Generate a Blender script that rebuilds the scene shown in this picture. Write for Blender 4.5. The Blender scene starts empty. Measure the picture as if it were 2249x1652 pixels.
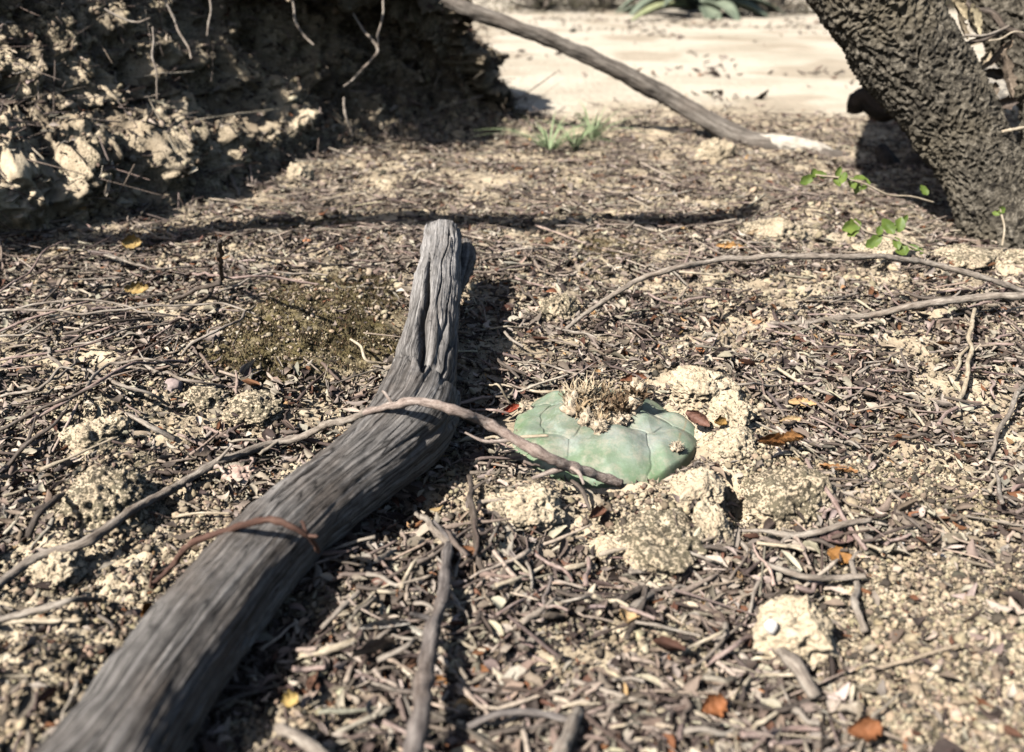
import bpy, bmesh, math
import numpy as np
from mathutils import Vector
R = math.radians
scene = bpy.context.scene
COL = scene.collection
rng = np.random.default_rng(7)

# ------------------------------------------------------------------ camera
H = 0.16; PITCH = R(26.0); FD = 1870.0          # photo measured in a 2248 x 1652 copy, focal length in its pixels
FOCUS = 0.335
cd = bpy.data.cameras.new("camera"); cam = bpy.data.objects.new("camera", cd); COL.objects.link(cam)
cam.location = (0, 0, H); cam.rotation_euler = (math.pi/2 - PITCH, 0, 0)
cd.sensor_width = 36.0; cd.lens = 36.0*FD/2248.0
cd.clip_start = 0.005; cd.clip_end = 200
cd.dof.use_dof = True; cd.dof.focus_distance = FOCUS; cd.dof.aperture_fstop = 13.5; cd.dof.aperture_blades = 0
scene.camera = cam
# ------------------------------------------------------------------ light
SUN_EL = R(46.0); SUN_AZ = R(40.0)              # the sun stands to the left and a little behind the camera
S = Vector((-math.cos(SUN_AZ)*math.cos(SUN_EL), -math.sin(SUN_AZ)*math.cos(SUN_EL), math.sin(SUN_EL)))
sd = bpy.data.lights.new("sun", 'SUN'); sd.energy = 5.0; sd.angle = R(0.5); sd.color = (1.0, 0.965, 0.92)
sun = bpy.data.objects.new("sun", sd); COL.objects.link(sun); sun.location = S*5
sun.rotation_euler = S.to_track_quat('Z', 'Y').to_euler()
w = bpy.data.worlds.new("World"); scene.world = w; w.use_nodes = True
nt = w.node_tree; sky = nt.nodes.new('ShaderNodeTexSky'); sky.sky_type = 'NISHITA'; sky.sun_disc = False
sky.sun_elevation = SUN_EL; sky.sun_rotation = math.atan2(S.x, S.y); sky.air_density = 1.0; sky.dust_density = 1.5
nt.links.new(sky.outputs[0], nt.nodes['Background'].inputs[0]); nt.nodes['Background'].inputs[1].default_value = 0.05
vs = scene.view_settings; vs.view_transform = 'Standard'; vs.look = 'None'; vs.exposure = 0.80; vs.gamma = 1.0
scene.cycles.max_bounces = 4; scene.cycles.diffuse_bounces = 0; scene.cycles.glossy_bounces = 2
scene.cycles.use_denoising = True

# ------------------------------------------------------------------ noise (numpy)
def _h(ix, iy, iz, seed):
    n = (ix*374761393 + iy*668265263 + iz*2147483647*3 + iz*1274126177 + seed*974711) & 0xffffffff
    n = ((n ^ (n >> 13))*1274126177) & 0xffffffff
    n = ((n ^ (n >> 16))*2246822519) & 0xffffffff
    return n ^ (n >> 15)
def perlin2(x, y, seed=0):
    ix = np.floor(x).astype(np.int64); iy = np.floor(y).astype(np.int64)
    fx = x-ix; fy = y-iy
    u = fx*fx*fx*(fx*(fx*6-15)+10); v = fy*fy*fy*(fy*(fy*6-15)+10)
    def g(a, b):
        ang = (_h(ix+a, iy+b, 0*ix, seed) & 0xffff)*(2*np.pi/65536)
        return np.cos(ang)*(fx-a) + np.sin(ang)*(fy-b)
    a = g(0, 0); b = g(1, 0); c = g(0, 1); d = g(1, 1)
    return ((a+(b-a)*u) + ((c+(d-c)*u)-(a+(b-a)*u))*v)*1.4
def perlin3(x, y, z, seed=0):
    ix = np.floor(x).astype(np.int64); iy = np.floor(y).astype(np.int64); iz = np.floor(z).astype(np.int64)
    fx = x-ix; fy = y-iy; fz = z-iz
    u = fx*fx*(3-2*fx); v = fy*fy*(3-2*fy); t = fz*fz*(3-2*fz)
    def g(a, b, c):
        h = _h(ix+a, iy+b, iz+c, seed)
        return ((h & 1023)/511.5-1)*(fx-a) + (((h >> 10) & 1023)/511.5-1)*(fy-b) + (((h >> 20) & 1023)/511.5-1)*(fz-c)
    L = lambda p, q, k: p+(q-p)*k
    x00 = L(g(0,0,0), g(1,0,0), u); x10 = L(g(0,1,0), g(1,1,0), u)
    x01 = L(g(0,0,1), g(1,0,1), u); x11 = L(g(0,1,1), g(1,1,1), u)
    return L(L(x00, x10, v), L(x01, x11, v), t)*1.5
def fbm2(x, y, f, o=3, seed=0, gain=0.5):
    s = 0; a = 1
    for i in range(o):
        s = s + a*perlin2(x*f+7.3*i, y*f-3.1*i, seed+i); a *= gain; f *= 2.03
    return s
def fbm3(P, f, o=3, seed=0, gain=0.5):
    s = 0; a = 1
    for i in range(o):
        s = s + a*perlin3(P[:, 0]*f, P[:, 1]*f, P[:, 2]*f, seed+i); a *= gain; f *= 2.03
    return s
def worley2(x, y, seed=0):
    ix = np.floor(x).astype(np.int64); iy = np.floor(y).astype(np.int64)
    d1 = np.full(x.shape, 9.0)
    for a in (-1, 0, 1):
        for b in (-1, 0, 1):
            h = _h(ix+a, iy+b, 0*ix, seed)
            px = ix+a+(h & 1023)/1023.0; py = iy+b+((h >> 10) & 1023)/1023.0
            d1 = np.minimum(d1, (px-x)**2+(py-y)**2)
    return np.sqrt(d1)
def worley3(P, f, seed=0):
    x, y, z = P[:, 0]*f, P[:, 1]*f, P[:, 2]*f
    ix = np.floor(x).astype(np.int64); iy = np.floor(y).astype(np.int64); iz = np.floor(z).astype(np.int64)
    d1 = np.full(x.shape, 9.0)
    for a in (-1, 0, 1):
        for b in (-1, 0, 1):
            for c in (-1, 0, 1):
                h = _h(ix+a, iy+b, iz+c, seed)
                d1 = np.minimum(d1, (ix+a+(h & 1023)/1023.0-x)**2+(iy+b+((h >> 10) & 1023)/1023.0-y)**2+(iz+c+((h >> 20) & 1023)/1023.0-z)**2)
    return np.sqrt(d1)
def sstep(a, b, x):
    t = np.clip((x-a)/(b-a), 0, 1); return t*t*(3-2*t)

# ------------------------------------------------------------------ measuring: a point seen in the photo -> its place on the ground
CP, SP = math.cos(PITCH), math.sin(PITCH)
def ray(xd, yd):
    u = (xd-1124)/FD; v = (yd-826)/FD
    return np.array([u, CP-v*SP, -SP-v*CP])
def on_z(xd, yd, z=0.0):
    d = ray(xd, yd); t = (z-H)/d[2]; return np.array([0, 0, H])+d*t
def at_depth(xd, yd, dep):
    return np.array([0, 0, H])+ray(xd, yd)*dep
def ell(xd, yd, rx, ry, k=1.0):
    p = on_z(xd, yd); dep = p[1]*CP+H*SP
    sl = H/math.hypot(p[0], math.hypot(p[1], H))
    return (p[0], p[1], rx/FD*dep, ry/FD*dep/sl, k)
def emask(x, y, L, soft=1.0):
    m = np.zeros_like(x)
    for cx, cy, rx, ry, k in L:
        d = ((x-cx)/rx)**2+((y-cy)/ry)**2
        m = np.maximum(m, k*np.exp(-(d**1.6)*0.8*soft))
    return m
BARE = [ell(*a) for a in [(230,1260,300,260,.85),(100,1500,260,170,.9),(320,930,280,95,.6),(1500,1130,300,80,.8),(1600,930,110,110,.9),
        (1730,1060,200,80,.6),(1990,1090,270,80,.8),(2060,1440,340,230,.9),(600,1630,110,70,.9),(1480,1430,140,70,.7),(700,760,220,100,.75),
        (1560,560,300,40,.35),(2180,1640,200,90,.9),(1150,1130,120,60,.5),(200,480,260,40,.5),(560,560,200,30,.45)]]
CRUST = [ell(*a) for a in [(200,1080,230,90,.8),(180,1470,200,110,.9),(1450,1180,120,70,.85),(1740,1060,150,85,.95),(1960,1090,280,90,.85),
         (2040,1420,340,210,1.0),(330,900,300,70,.7),(1480,1430,140,80,.8),(520,870,180,80,.7)]]
SMOOTH = [ell(*a) for a in [(110,1420,170,60,1),(60,1230,60,40,.9),(330,1000,70,30,.8),(420,930,60,22,.8),(230,1235,90,32,1),(600,1600,70,60,1),(60,1560,60,60,.8),(1120,1075,60,30,.9),(1560,1040,60,50,.9),(1480,1090,60,30,.8)]]
MOSS = [ell(*a) for a in [(680,770,235,100,1),(700,640,170,45,.9),(840,670,80,45,.9),(1330,545,130,22,.8),(2170,1110,120,50,.55),(1290,600,60,20,.6),(1960,480,120,25,.5),(700,500,130,14,.8),(1790,1120,60,30,.5)]]
BUMPS = [ell(*a) for a in [(2060,1420,330,260,.007),(1600,960,100,110,.006),(1530,1100,120,60,.006),(1740,1060,140,90,.007),(1440,1190,110,60,.006),
         (240,1080,130,80,.008),(230,950,110,50,.007),(690,760,220,90,.010),(1560,840,90,50,.007),(1060,1180,100,120,.004),(1150,1110,90,50,.004),
         (1950,1090,240,80,.006),(330,900,260,60,.004),(120,1500,170,120,.006),(2150,640,220,80,.008),(1220,660,60,25,.010),(1750,480,120,25,.010)]]
HOLES = [ell(*a) for a in [(1622,1115,42,42,.012),(620,1400,120,250,.003),(900,1120,60,60,.004),(380,1130,90,60,.005),(1395,985,170,70,.004),(80,860,200,50,.006)]]
def masks(x, y):
    wob = 0.25*fbm2(x, y, 45, 3, 90)
    def m(L, lo, hi):
        return sstep(lo, hi, emask(x, y, L)*1.15+wob*0.9*(emask(x, y, L) > 0.03))
    far = sstep(0.95, 1.12, y+0.10*perlin2(x*6, y*6, 91))
    bare = np.maximum(m(BARE, .25, .75), far)
    crust = m(CRUST, .2, .75)*(1-m(SMOOTH, .3, .7)); moss = m(MOSS, .3, .8)
    return bare, crust, moss, far
def ground_h(x, y, fine=True):
    x = np.asarray(x, float); y = np.asarray(y, float)
    bare, crust, moss, far = masks(x, y)
    z = 0.006*perlin2(x*5+3, y*5, 1)*(1-far) + 0.0035*fbm2(x, y, 19, 2, 3)*(1-0.7*far) + 0.03*perlin2(x*0.6, y*0.6, 5)*far*sstep(1.2, 3, y)
    for cx, cy, rx, ry, k in BUMPS:
        d = ((x-cx)/rx)**2+((y-cy)/ry)**2; z = z+k*np.exp(-d*1.1)
    for cx, cy, rx, ry, k in HOLES:
        d = ((x-cx)/rx)**2+((y-cy)/ry)**2; z = z-k*np.exp(-d*1.3)
    z = z + 0.10*sstep(3.0, 9.0, np.hypot(x, y))*perlin2(x*.15, y*.15, 8)
    lump = 1-np.minimum(worley2(x*75+0.5*perlin2(x*60, y*60, 9), y*75, 11), 1)
    z = z + (0.0032*lump*lump)*(0.25+0.75*bare)*(1-far*.8)
    if fine:
        gr = np.clip(1-worley2(x*430+.4*perlin2(x*300, y*300, 12), y*430, 13)**2, 0, 1); g2 = np.clip(1-worley2(x*170+3, y*170, 14)**2, 0, 1)
        near = 1-sstep(0.6, 1.0, y)
        z = z + near*(0.0004*g2*(.4+.6*bare) + 0.0007*gr*(.6+.6*crust) + 0.0009*fbm2(x, y, 230, 3, 18, .6)*(.3+.7*bare)) + 0.0009*fbm2(x, y, 120, 2, 17)
        z = z - near*0.0021*np.maximum(crust, .25*bare)*sstep(.05, .5, perlin2(x*280, y*280, 19)) - near*.003*bare*sstep(.3, .6, perlin2(x*75, y*75, 20))
    return z
def gp(xd, yd, lift=0.0):
    z = 0.0
    for _ in range(6):
        p = on_z(xd, yd, z+lift); z = float(ground_h(np.array([p[0]]), np.array([p[1]]))[0])
    p = on_z(xd, yd, z+lift); return p

# ------------------------------------------------------------------ materials
def mat(name):
    m = bpy.data.materials.new(name); m.use_nodes = True; t = m.node_tree
    return m, t, t.nodes['Principled BSDF']
def N(t, typ, **kw):
    n = t.nodes.new(typ)
    for k, v in kw.items():
        if k in n.inputs.keys() if isinstance(k, str) else False: n.inputs[k].default_value = v
        else: setattr(n, k, v)
    return n
def noise(t, vec, scale, detail=4, rough=0.55, dist=0.0):
    n = t.nodes.new('ShaderNodeTexNoise'); n.inputs['Scale'].default_value = scale; n.inputs['Detail'].default_value = detail
    n.inputs['Roughness'].default_value = rough; n.inputs['Distortion'].default_value = dist
    if vec is not None: t.links.new(vec, n.inputs['Vector'])
    return n.outputs['Fac']
def ramp(t, fac, stops):
    n = t.nodes.new('ShaderNodeValToRGB'); cr = n.color_ramp
    while len(cr.elements) < len(stops): cr.elements.new(0.5)
    for e, (p, c) in zip(cr.elements, stops):
        e.position = p; e.color = (*c, 1) if not isinstance(c, (int, float)) else (c, c, c, 1)
    t.links.new(fac, n.inputs[0]); return n.outputs[0]
def mix(t, fac, a, b, mode='MIX'):
    n = t.nodes.new('ShaderNodeMix'); n.data_type = 'RGBA'; n.blend_type = mode
    for i, v in ((0, fac), (6, a), (7, b)):
        if isinstance(v, bpy.types.NodeSocket): t.links.new(v, n.inputs[i])
        else: n.inputs[i].default_value = v if i == 0 else (*v, 1)
    return n.outputs[2]
def mth(t, op, a, b=None):
    n = t.nodes.new('ShaderNodeMath'); n.operation = op
    for i, v in ((0, a), (1, b)):
        if v is None: continue
        if isinstance(v, bpy.types.NodeSocket): t.links.new(v, n.inputs[i])
        else: n.inputs[i].default_value = v
    return n.outputs[0]
def attr(t, name):
    n = t.nodes.new('ShaderNodeAttribute'); n.attribute_name = name; return n
def bump(t, bsdf, hgt, dist, strength=1.0):
    n = t.nodes.new('ShaderNodeBump'); n.inputs['Distance'].default_value = dist; n.inputs['Strength'].default_value = strength
    t.links.new(hgt, n.inputs['Height']); t.links.new(n.outputs[0], bsdf.inputs['Normal'])
def objco(t): return t.nodes.new('ShaderNodeTexCoord').outputs['Object']
def scaled(t, vec, s):
    n = t.nodes.new('ShaderNodeVectorMath'); n.operation = 'MULTIPLY'; t.links.new(vec, n.inputs[0]); n.inputs[1].default_value = s
    return n.outputs[0]

def soil_material():
    m, t, b = mat("pale_soil"); co = objco(t)
    big = noise(t, co, 22, 4); mid = noise(t, co, 130, 4, .6); fin = noise(t, co, 900, 3, .6)
    base = ramp(t, mid, [(.25, (.42, .33, .22)), (.5, (.58, .475, .33)), (.75, (.70, .59, .43))])
    base = mix(t, mth(t, 'MULTIPLY', ramp(t, big, [(.42, 0), (.68, 1)]), .55), base, (.36, .28, .19))
    base = mix(t, attr(t, 'sand').outputs['Fac'], base, ramp(t, noise(t, scaled(t, co, (3.0, 3.6, 1)), 1, 5, .6), [(.34, (.43, .37, .28)), (.55, (.60, .525, .415))]))
    # grains
    base = mix(t, mth(t, 'MULTIPLY', ramp(t, fin, [(.5, 0), (.7, 1)]), .5), base, (.30, .22, .13))
    # dark lichen crust speckle
    sp = noise(t, co, 760, 2, .8); sp2 = noise(t, co, 110, 3, .6)
    cra = attr(t, 'crust').outputs['Fac']
    kk = mth(t, 'ADD', mth(t, 'ADD', mth(t, 'MULTIPLY', sp, 1.0), mth(t, 'MULTIPLY', sp2, .22)), mth(t, 'MULTIPLY', cra, .20))
    k = mth(t, 'MULTIPLY', ramp(t, kk, [(.74, 0), (.80, 1)]), mth(t, 'MINIMUM', mth(t, 'MULTIPLY', cra, 6.0), .9))
    dk = ramp(t, sp2, [(.35, (.035, .03, .022)), (.6, (.11, .095, .06))])
    base = mix(t, k, base, dk)
    mo = mth(t, 'MULTIPLY', attr(t, 'moss').outputs['Fac'], ramp(t, mid, [(.25, .5), (.6, 1)]))
    base = mix(t, mo, base, ramp(t, fin, [(.3, (.05, .042, .018)), (.7, (.16, .125, .055))]))
    base = mix(t, attr(t, 'humus').outputs['Fac'], base, ramp(t, fin, [(.3, (.09, .065, .045)), (.7, (.26, .20, .14))]))
    t.links.new(base, b.inputs['Base Color']); b.inputs['Roughness'].default_value = .95; b.inputs['Specular IOR Level'].default_value = .15
    bump(t, b, mth(t, 'ADD', mth(t, 'MULTIPLY', fin, .5), mth(t, 'MULTIPLY', mid, 1.0)), .0012, .9)
    return m
def piece_material(name, rough=.75, fade=.35, fs=600):
    m, t, b = mat(name); co = objco(t); c = attr(t, 'col').outputs['Color']
    n = noise(t, co, fs, 3, .6)
    c = mix(t, fade, c, ramp(t, n, [(.3, .15), (.7, 1.0)]), 'MULTIPLY')
    t.links.new(c, b.inputs['Base Color']); b.inputs['Roughness'].default_value = rough; b.inputs['Specular IOR Level'].default_value = .3
    bump(t, b, n, .0004, .6)
    return m
def wood_material(name, dark, midc, pale, along=30, across=650, patch=(.20, .13, .08), patch_k=.35, bd=.0006, rough=.8, pale_end=None):
    m, t, b = mat(name); v = attr(t, 'wood').outputs['Vector']
    g = noise(t, scaled(t, v, (along, across, across)), 1, 5, .65, .2)
    g2 = noise(t, scaled(t, v, (along*5, across*2.2, across*2.2)), 1, 3, .6)
    big = noise(t, scaled(t, v, (28, 70, 70)), 1, 4, .6)
    c = ramp(t, g, [(.3, dark), (.5, midc), (.72, pale)])
    c = mix(t, mth(t, 'MULTIPLY', ramp(t, big, [(.45, 0), (.7, 1)]), patch_k), c, patch)
    c = mix(t, .55, c, ramp(t, g2, [(.3, .35), (.65, 1.0)]), 'MULTIPLY')
    if pale_end:
        iso = noise(t, scaled(t, v, (260, 420, 420)), 1, 5, .7); c = mix(t, .55, c, ramp(t, iso, [(.36, .30), (.58, 1.0)]), 'MULTIPLY')
        fl_ = noise(t, scaled(t, v, (30, 420, 420)), 1, 2, .5); ab = mth(t, 'ABSOLUTE', mth(t, 'SUBTRACT', fl_, .5))
        c = mix(t, .85, c, ramp(t, ab, [(.004, .12), (.022, 1.0)]), 'MULTIPLY')
    if pale_end:
        sx_ = t.nodes.new('ShaderNodeSeparateXYZ'); t.links.new(v, sx_.inputs[0])
        e_ = t.nodes.new('ShaderNodeMapRange'); t.links.new(sx_.outputs[0], e_.inputs[0]); e_.inputs[1].default_value = pale_end[0]; e_.inputs[2].default_value = pale_end[1]
        pn = noise(t, scaled(t, v, (45, 120, 120)), 1, 5, .65)
        c = mix(t, mth(t, 'MULTIPLY', e_.outputs[0], ramp(t, pn, [(.38, .25), (.58, 1)])), c, mix(t, .8, (.46, .43, .40), ramp(t, g, [(.3, .15), (.6, 1.0)]), 'MULTIPLY'))
    t.links.new(c, b.inputs['Base Color']); b.inputs['Roughness'].default_value = rough; b.inputs['Specular IOR Level'].default_value = .25
    bump(t, b, mth(t, 'ADD', g, mth(t, 'MULTIPLY', g2, .6)), bd, .9)
    return m
def plain(name, a, c2, scale, rough=.7, bd=.0004, spec=.3, trans=0):
    m, t, b = mat(name); co = objco(t); n = noise(t, co, scale, 4, .6)
    t.links.new(ramp(t, n, [(.3, a), (.7, c2)]), b.inputs['Base Color']); b.inputs['Roughness'].default_value = rough
    b.inputs['Specular IOR Level'].default_value = spec; bump(t, b, n, bd, .8)
    if trans:
        tr = t.nodes.new('ShaderNodeBsdfTranslucent'); tr.inputs[0].default_value = (*c2, 1)
        mx = t.nodes.new('ShaderNodeMixShader'); mx.inputs[0].default_value = trans
        t.links.new(b.outputs[0], mx.inputs[1]); t.links.new(tr.outputs[0], mx.inputs[2]); t.links.new(mx.outputs[0], t.nodes['Material Output'].inputs[0])
    return m
SOIL = soil_material()
LITTER = piece_material("dry_litter"); TWIGMAT = piece_material("dry_twig_bark", .8, .55, 900); MOSSMAT = piece_material("moss_green", .9, .4)
LOGM = wood_material("weathered_log", (.036, .032, .029), (.225, .205, .185), (.50, .465, .43), along=16, across=950, patch=(.13, .095, .07), patch_k=.6, bd=.0012, pale_end=(.19, .29))
BRM = wood_material("grey_branch", (.06, .05, .04), (.17, .145, .12), (.34, .30, .25), along=40, across=500, patch=(.16, .12, .09))
TWA = wood_material("twig_grey", (.10, .08, .065), (.31, .26, .21), (.52, .46, .38), along=150, across=900, bd=.0004)
TWP = wood_material("twig_pinkish", (.16, .10, .08), (.36, .26, .22), (.50, .40, .34), along=300, across=1100, patch=(.2,.12,.1), bd=.0003)
TWM = wood_material("twig_mid_grey", (.05, .043, .04), (.18, .155, .14), (.34, .30, .265), along=120, across=800, bd=.0005)
TWK = wood_material("twig_knobbly", (.13, .095, .075), (.38, .30, .25), (.60, .51, .43), along=350, across=1100, patch=(.22,.14,.11), patch_k=.5, bd=.0005)
TWD = wood_material("twig_dark", (.03, .025, .022), (.10, .08, .065), (.22, .18, .15), along=150, across=900, bd=.0004)
TWR = wood_material("stem_reddish", (.04, .022, .016), (.12, .065, .048), (.24, .15, .11), along=150, across=900, patch=(.12,.05,.03), bd=.0003)
TWS = wood_material("straw", (.30, .23, .15), (.50, .41, .29), (.66, .57, .43), along=200, across=900, patch=(.35,.26,.17), bd=.0003)
DARKW = wood_material("dark_wood", (.008, .007, .007), (.02, .018, .017), (.05, .045, .04), along=60, across=400)

# ------------------------------------------------------------------ mesh helpers
def mk(name, V, faces, m=None, parent=None, attrs=None, smooth=True, loc=None):
    V = np.asarray(V, np.float32)
    if loc is not None: V = V-np.asarray(loc, np.float32)
    me = bpy.data.meshes.new(name)
    fl = faces if isinstance(faces, list) else [faces]
    fl = [np.asarray(f, np.int32) for f in fl if len(f)]
    loops = np.concatenate([f.ravel() for f in fl]); cnt = np.concatenate([np.full(len(f), f.shape[1], np.int32) for f in fl])
    st = np.concatenate([[0], np.cumsum(cnt)[:-1]]).astype(np.int32)
    me.vertices.add(len(V)); me.vertices.foreach_set('co', V.ravel())
    me.loops.add(len(loops)); me.loops.foreach_set('vertex_index', loops)
    me.polygons.add(len(cnt)); me.polygons.foreach_set('loop_start', st)
    me.polygons.foreach_set('use_smooth', np.full(len(cnt), smooth))
    for k, a in (attrs or {}).items():
        a = np.asarray(a, np.float32)
        if a.ndim == 1: me.attributes.new(k, 'FLOAT', 'POINT').data.foreach_set('value', a)
        elif k == 'col':
            if a.shape[1] == 3: a = np.concatenate([a, np.ones((len(a), 1), np.float32)], 1)
            me.attributes.new(k, 'FLOAT_COLOR', 'POINT').data.foreach_set('color', a.ravel())
        else: me.attributes.new(k, 'FLOAT_VECTOR', 'POINT').data.foreach_set('vector', a.ravel())
    me.update(calc_edges=True)
    if m: me.materials.append(m)
    o = bpy.data.objects.new(name, me); COL.objects.link(o)
    if parent is not None: o.parent = parent
    if loc is not None: o.location = [float(v) for v in loc]
    return o
def tag(o, label=None, cat=None, group=None, kind=None):
    for k, v in (('label', label), ('category', cat), ('group', group), ('kind', kind)):
        if v: o[k] = v
    return o
def empty(name, loc, label, cat, group=None):
    o = bpy.data.objects.new(name, None); COL.objects.link(o); o.location = [float(v) for v in loc]; o.empty_display_size = .01
    return tag(o, label, cat, group)
def grid_faces(nr, nc, wrap=False):
    r = np.arange(nr-1)[:, None]; c = np.arange(nc if wrap else nc-1)[None, :]
    c1 = (c+1) % nc
    a = r*nc+c; b = r*nc+c1; d = (r+1)*nc+c1; e = (r+1)*nc+c
    return np.stack([a, b, d, e], -1).reshape(-1, 4)
def spline(P, n):
    P = np.asarray(P, float); m = len(P)
    Q = np.vstack([2*P[0]-P[1], P, 2*P[-1]-P[-2]])
    d = np.linalg.norm(np.diff(P[:, :3], axis=0), axis=1); cum = np.concatenate([[0], np.cumsum(d)])
    s = np.linspace(0, cum[-1], n); i = np.clip(np.searchsorted(cum, s, 'right')-1, 0, m-2)
    t = ((s-cum[i])/np.maximum(d[i], 1e-9))[:, None]
    p0, p1, p2, p3 = Q[i], Q[i+1], Q[i+2], Q[i+3]
    return .5*((2*p1)+(-p0+p2)*t+(2*p0-5*p1+4*p2-p3)*t*t+(-p0+3*p1-3*p2+p3)*t**3)
def tube(P, rad, n, seg, disp=None, cap=True, flat=1.0, squash_z=1.0):
    """P control points, rad control radii; returns vertices, faces, wood coordinates"""
    P = np.asarray(P, float); rad = np.broadcast_to(np.asarray(rad, float), (len(P),))
    C = spline(np.column_stack([P, rad]), n); r = C[:, 3]; C = C[:, :3]
    T = np.gradient(C, axis=0); T /= np.linalg.norm(T, axis=1)[:, None]
    up = np.array([0, 0, 1.0]); 
    if abs(T[0][2]) > .95: up = np.array([0, 1.0, 0])
    A = np.zeros_like(C); a = np.cross(up, T[0]); a /= np.linalg.norm(a); A[0] = a
    for i in range(1, n):
        a = a-T[i]*np.dot(a, T[i]); a /= np.linalg.norm(a); A[i] = a
    B = np.cross(T, A)
    s = np.concatenate([[0], np.cumsum(np.linalg.norm(np.diff(C, axis=0), axis=1))])
    th = np.linspace(0, 2*np.pi, seg, endpoint=False)
    D = A[:, None, :]*np.cos(th)[None, :, None]+flat*B[:, None, :]*np.sin(th)[None, :, None]
    rm = float(np.mean(r))
    W = np.stack([np.repeat(s[:, None], seg, 1), np.tile(np.cos(th)*rm, (n, 1)), np.tile(np.sin(th)*rm, (n, 1))], -1).reshape(-1, 3)
    rr = np.repeat(r[:, None], seg, 1)
    if disp is not None: rr = rr+disp(W, np.repeat(s[:, None], seg, 1), np.tile(th, (n, 1)))
    V = (C[:, None, :]+D*rr[:, :, None]).reshape(-1, 3)
    F = [grid_faces(n, seg, True)]
    if cap:
        k = len(V); V = np.vstack([V, C[0]-T[0]*r[0]*.15, C[-1]+T[-1]*r[-1]*.15])
        W = np.vstack([W, [0, 0, 0], [s[-1], 0, 0]])
        j = np.arange(seg); j1 = (j+1) % seg
        F.append(np.concatenate([np.stack([np.full(seg, k), j1, j], 1), np.stack([np.full(seg, k+1), (n-1)*seg+j, (n-1)*seg+j1], 1)]))
    return V, F, W
def merge(parts):
    Vs, Q, Tr, Ws, off = [], [], [], [], 0
    for V, F, W in parts:
        Vs.append(V); Ws.append(W)
        for f in (F if isinstance(F, list) else [F]):
            (Q if f.shape[1] == 4 else Tr).append(f+off)
        off += len(V)
    out = []
    if Q: out.append(np.concatenate(Q))
    if Tr: out.append(np.concatenate(Tr))
    return np.concatenate(Vs), out, np.concatenate(Ws)
_ico = {}
def ico(sub):
    if sub not in _ico:
        bm = bmesh.new(); bmesh.ops.create_icosphere(bm, subdivisions=sub, radius=1)
        _ico[sub] = (np.array([v.co[:] for v in bm.verts]), np.array([[v.index for v in f.verts] for f in bm.faces])); bm.free()
    return _ico[sub]

# ------------------------------------------------------------------ ground
def axis(lo, hi, step, grow, a, b):
    """even steps between lo and hi, growing outside until a and b"""
    mid = list(np.arange(lo, hi, step)); s = step; x = lo; L = []
    while x > a: s *= grow; x -= s; L.append(x)
    s = step; x = hi; Rr = [hi]
    while x < b: s *= grow; x += s; Rr.append(x)
    return np.array(L[::-1]+mid+Rr)
gx = axis(-.17, .20, .0007, 1.009, -40, 40)
gy = axis(.11, .40, .0007, 1.006, -10, 60)
X, Y = np.meshgrid(gx, gy); X = X.ravel(); Y = Y.ravel()
Z = ground_h(X, Y)
bare, crust, moss, far = masks(X, Y)
humus = (1-bare)*(1-moss)*np.clip(.26+.6*fbm2(X, Y, 70, 3, 33), 0, 1)*.85
debris = sstep(.12, .45, fbm2(X, Y, 4.5, 3, 55))*far*.35
humus = np.maximum(humus, debris)
crust2 = np.maximum(crust*(.55+.8*np.clip(fbm2(X, Y, 60, 3, 35)+.3, 0, 1)), bare*(1-far)*.62*(1-emask(X, Y, SMOOTH))*np.clip(.55+fbm2(X, Y, 40, 2, 36), 0, 1))
g = mk('ground', np.column_stack([X, Y, Z]), grid_faces(len(gy), len(gx)), SOIL, attrs={'crust': np.clip(crust2, 0, 1), 'moss': moss, 'humus': humus, 'sand': far*(1-debris)})
tag(g, 'pale crumbly desert soil with dark crust', kind='structure')
del X, Y, Z

# ------------------------------------------------------------------ the eroded earth bank at the back left
foot = np.array([(-4,1.1),(-1.6,.66),(-.9,.53),(-.6,.50),(-.42,.50),(-.32,.52),(-.265,.575),(-.225,.66),(-.18,.76),(-.10,.84),(-.03,.88),(.032,.915),(.020,.98),(-.10,1.04),(-.3,1.10),(-.9,1.12),(-1.6,1.25),(-4,1.7)])
FA = spline(np.column_stack([foot, np.zeros(len(foot))]), 6000)[:, :2]
seglen = np.concatenate([[0], np.cumsum(np.linalg.norm(np.diff(FA, axis=0), axis=1))])
# denser samples along the visible stretch
def dens_samples():
    vis = (FA[:, 0] > -.62) & (np.arange(len(FA)) < 5000); i0, i1 = np.where(vis)[0][[0, -1]]
    s = np.concatenate([np.linspace(0, seglen[i0], 200)[:-1], np.arange(seglen[i0], seglen[i1], .0014), np.linspace(seglen[i1], seglen[-1], 160)])
    return s
ss = dens_samples()
bx = np.interp(ss, seglen, FA[:, 0]); by = np.interp(ss, seglen, FA[:, 1])
kern = np.ones(41)/41
tx = np.gradient(bx, ss); ty = np.gradient(by, ss)
txs = np.convolve(np.pad(tx, 20, 'edge'), kern, 'valid'); tys = np.convolve(np.pad(ty, 20, 'edge'), kern, 'valid')
ln = np.hypot(txs, tys); nx, ny = -tys/ln, txs/ln            # inward (left of travel)
prof = np.array([(-.012,-.012),(0,.0),(.028,.012),(.052,.030),(.070,.050),(.082,.075),(.094,.105),(.104,.14),(.115,.19),(.13,.24),(.16,.285),(.22,.30),(.31,.31)])
profL = np.array([(-.012,-.012),(0,.0),(.006,.018),(.011,.038),(.030,.052),(.052,.060),(.058,.085),(.066,.115),(.082,.15),(.10,.20),(.15,.25),(.22,.29),(.31,.31)])
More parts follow.
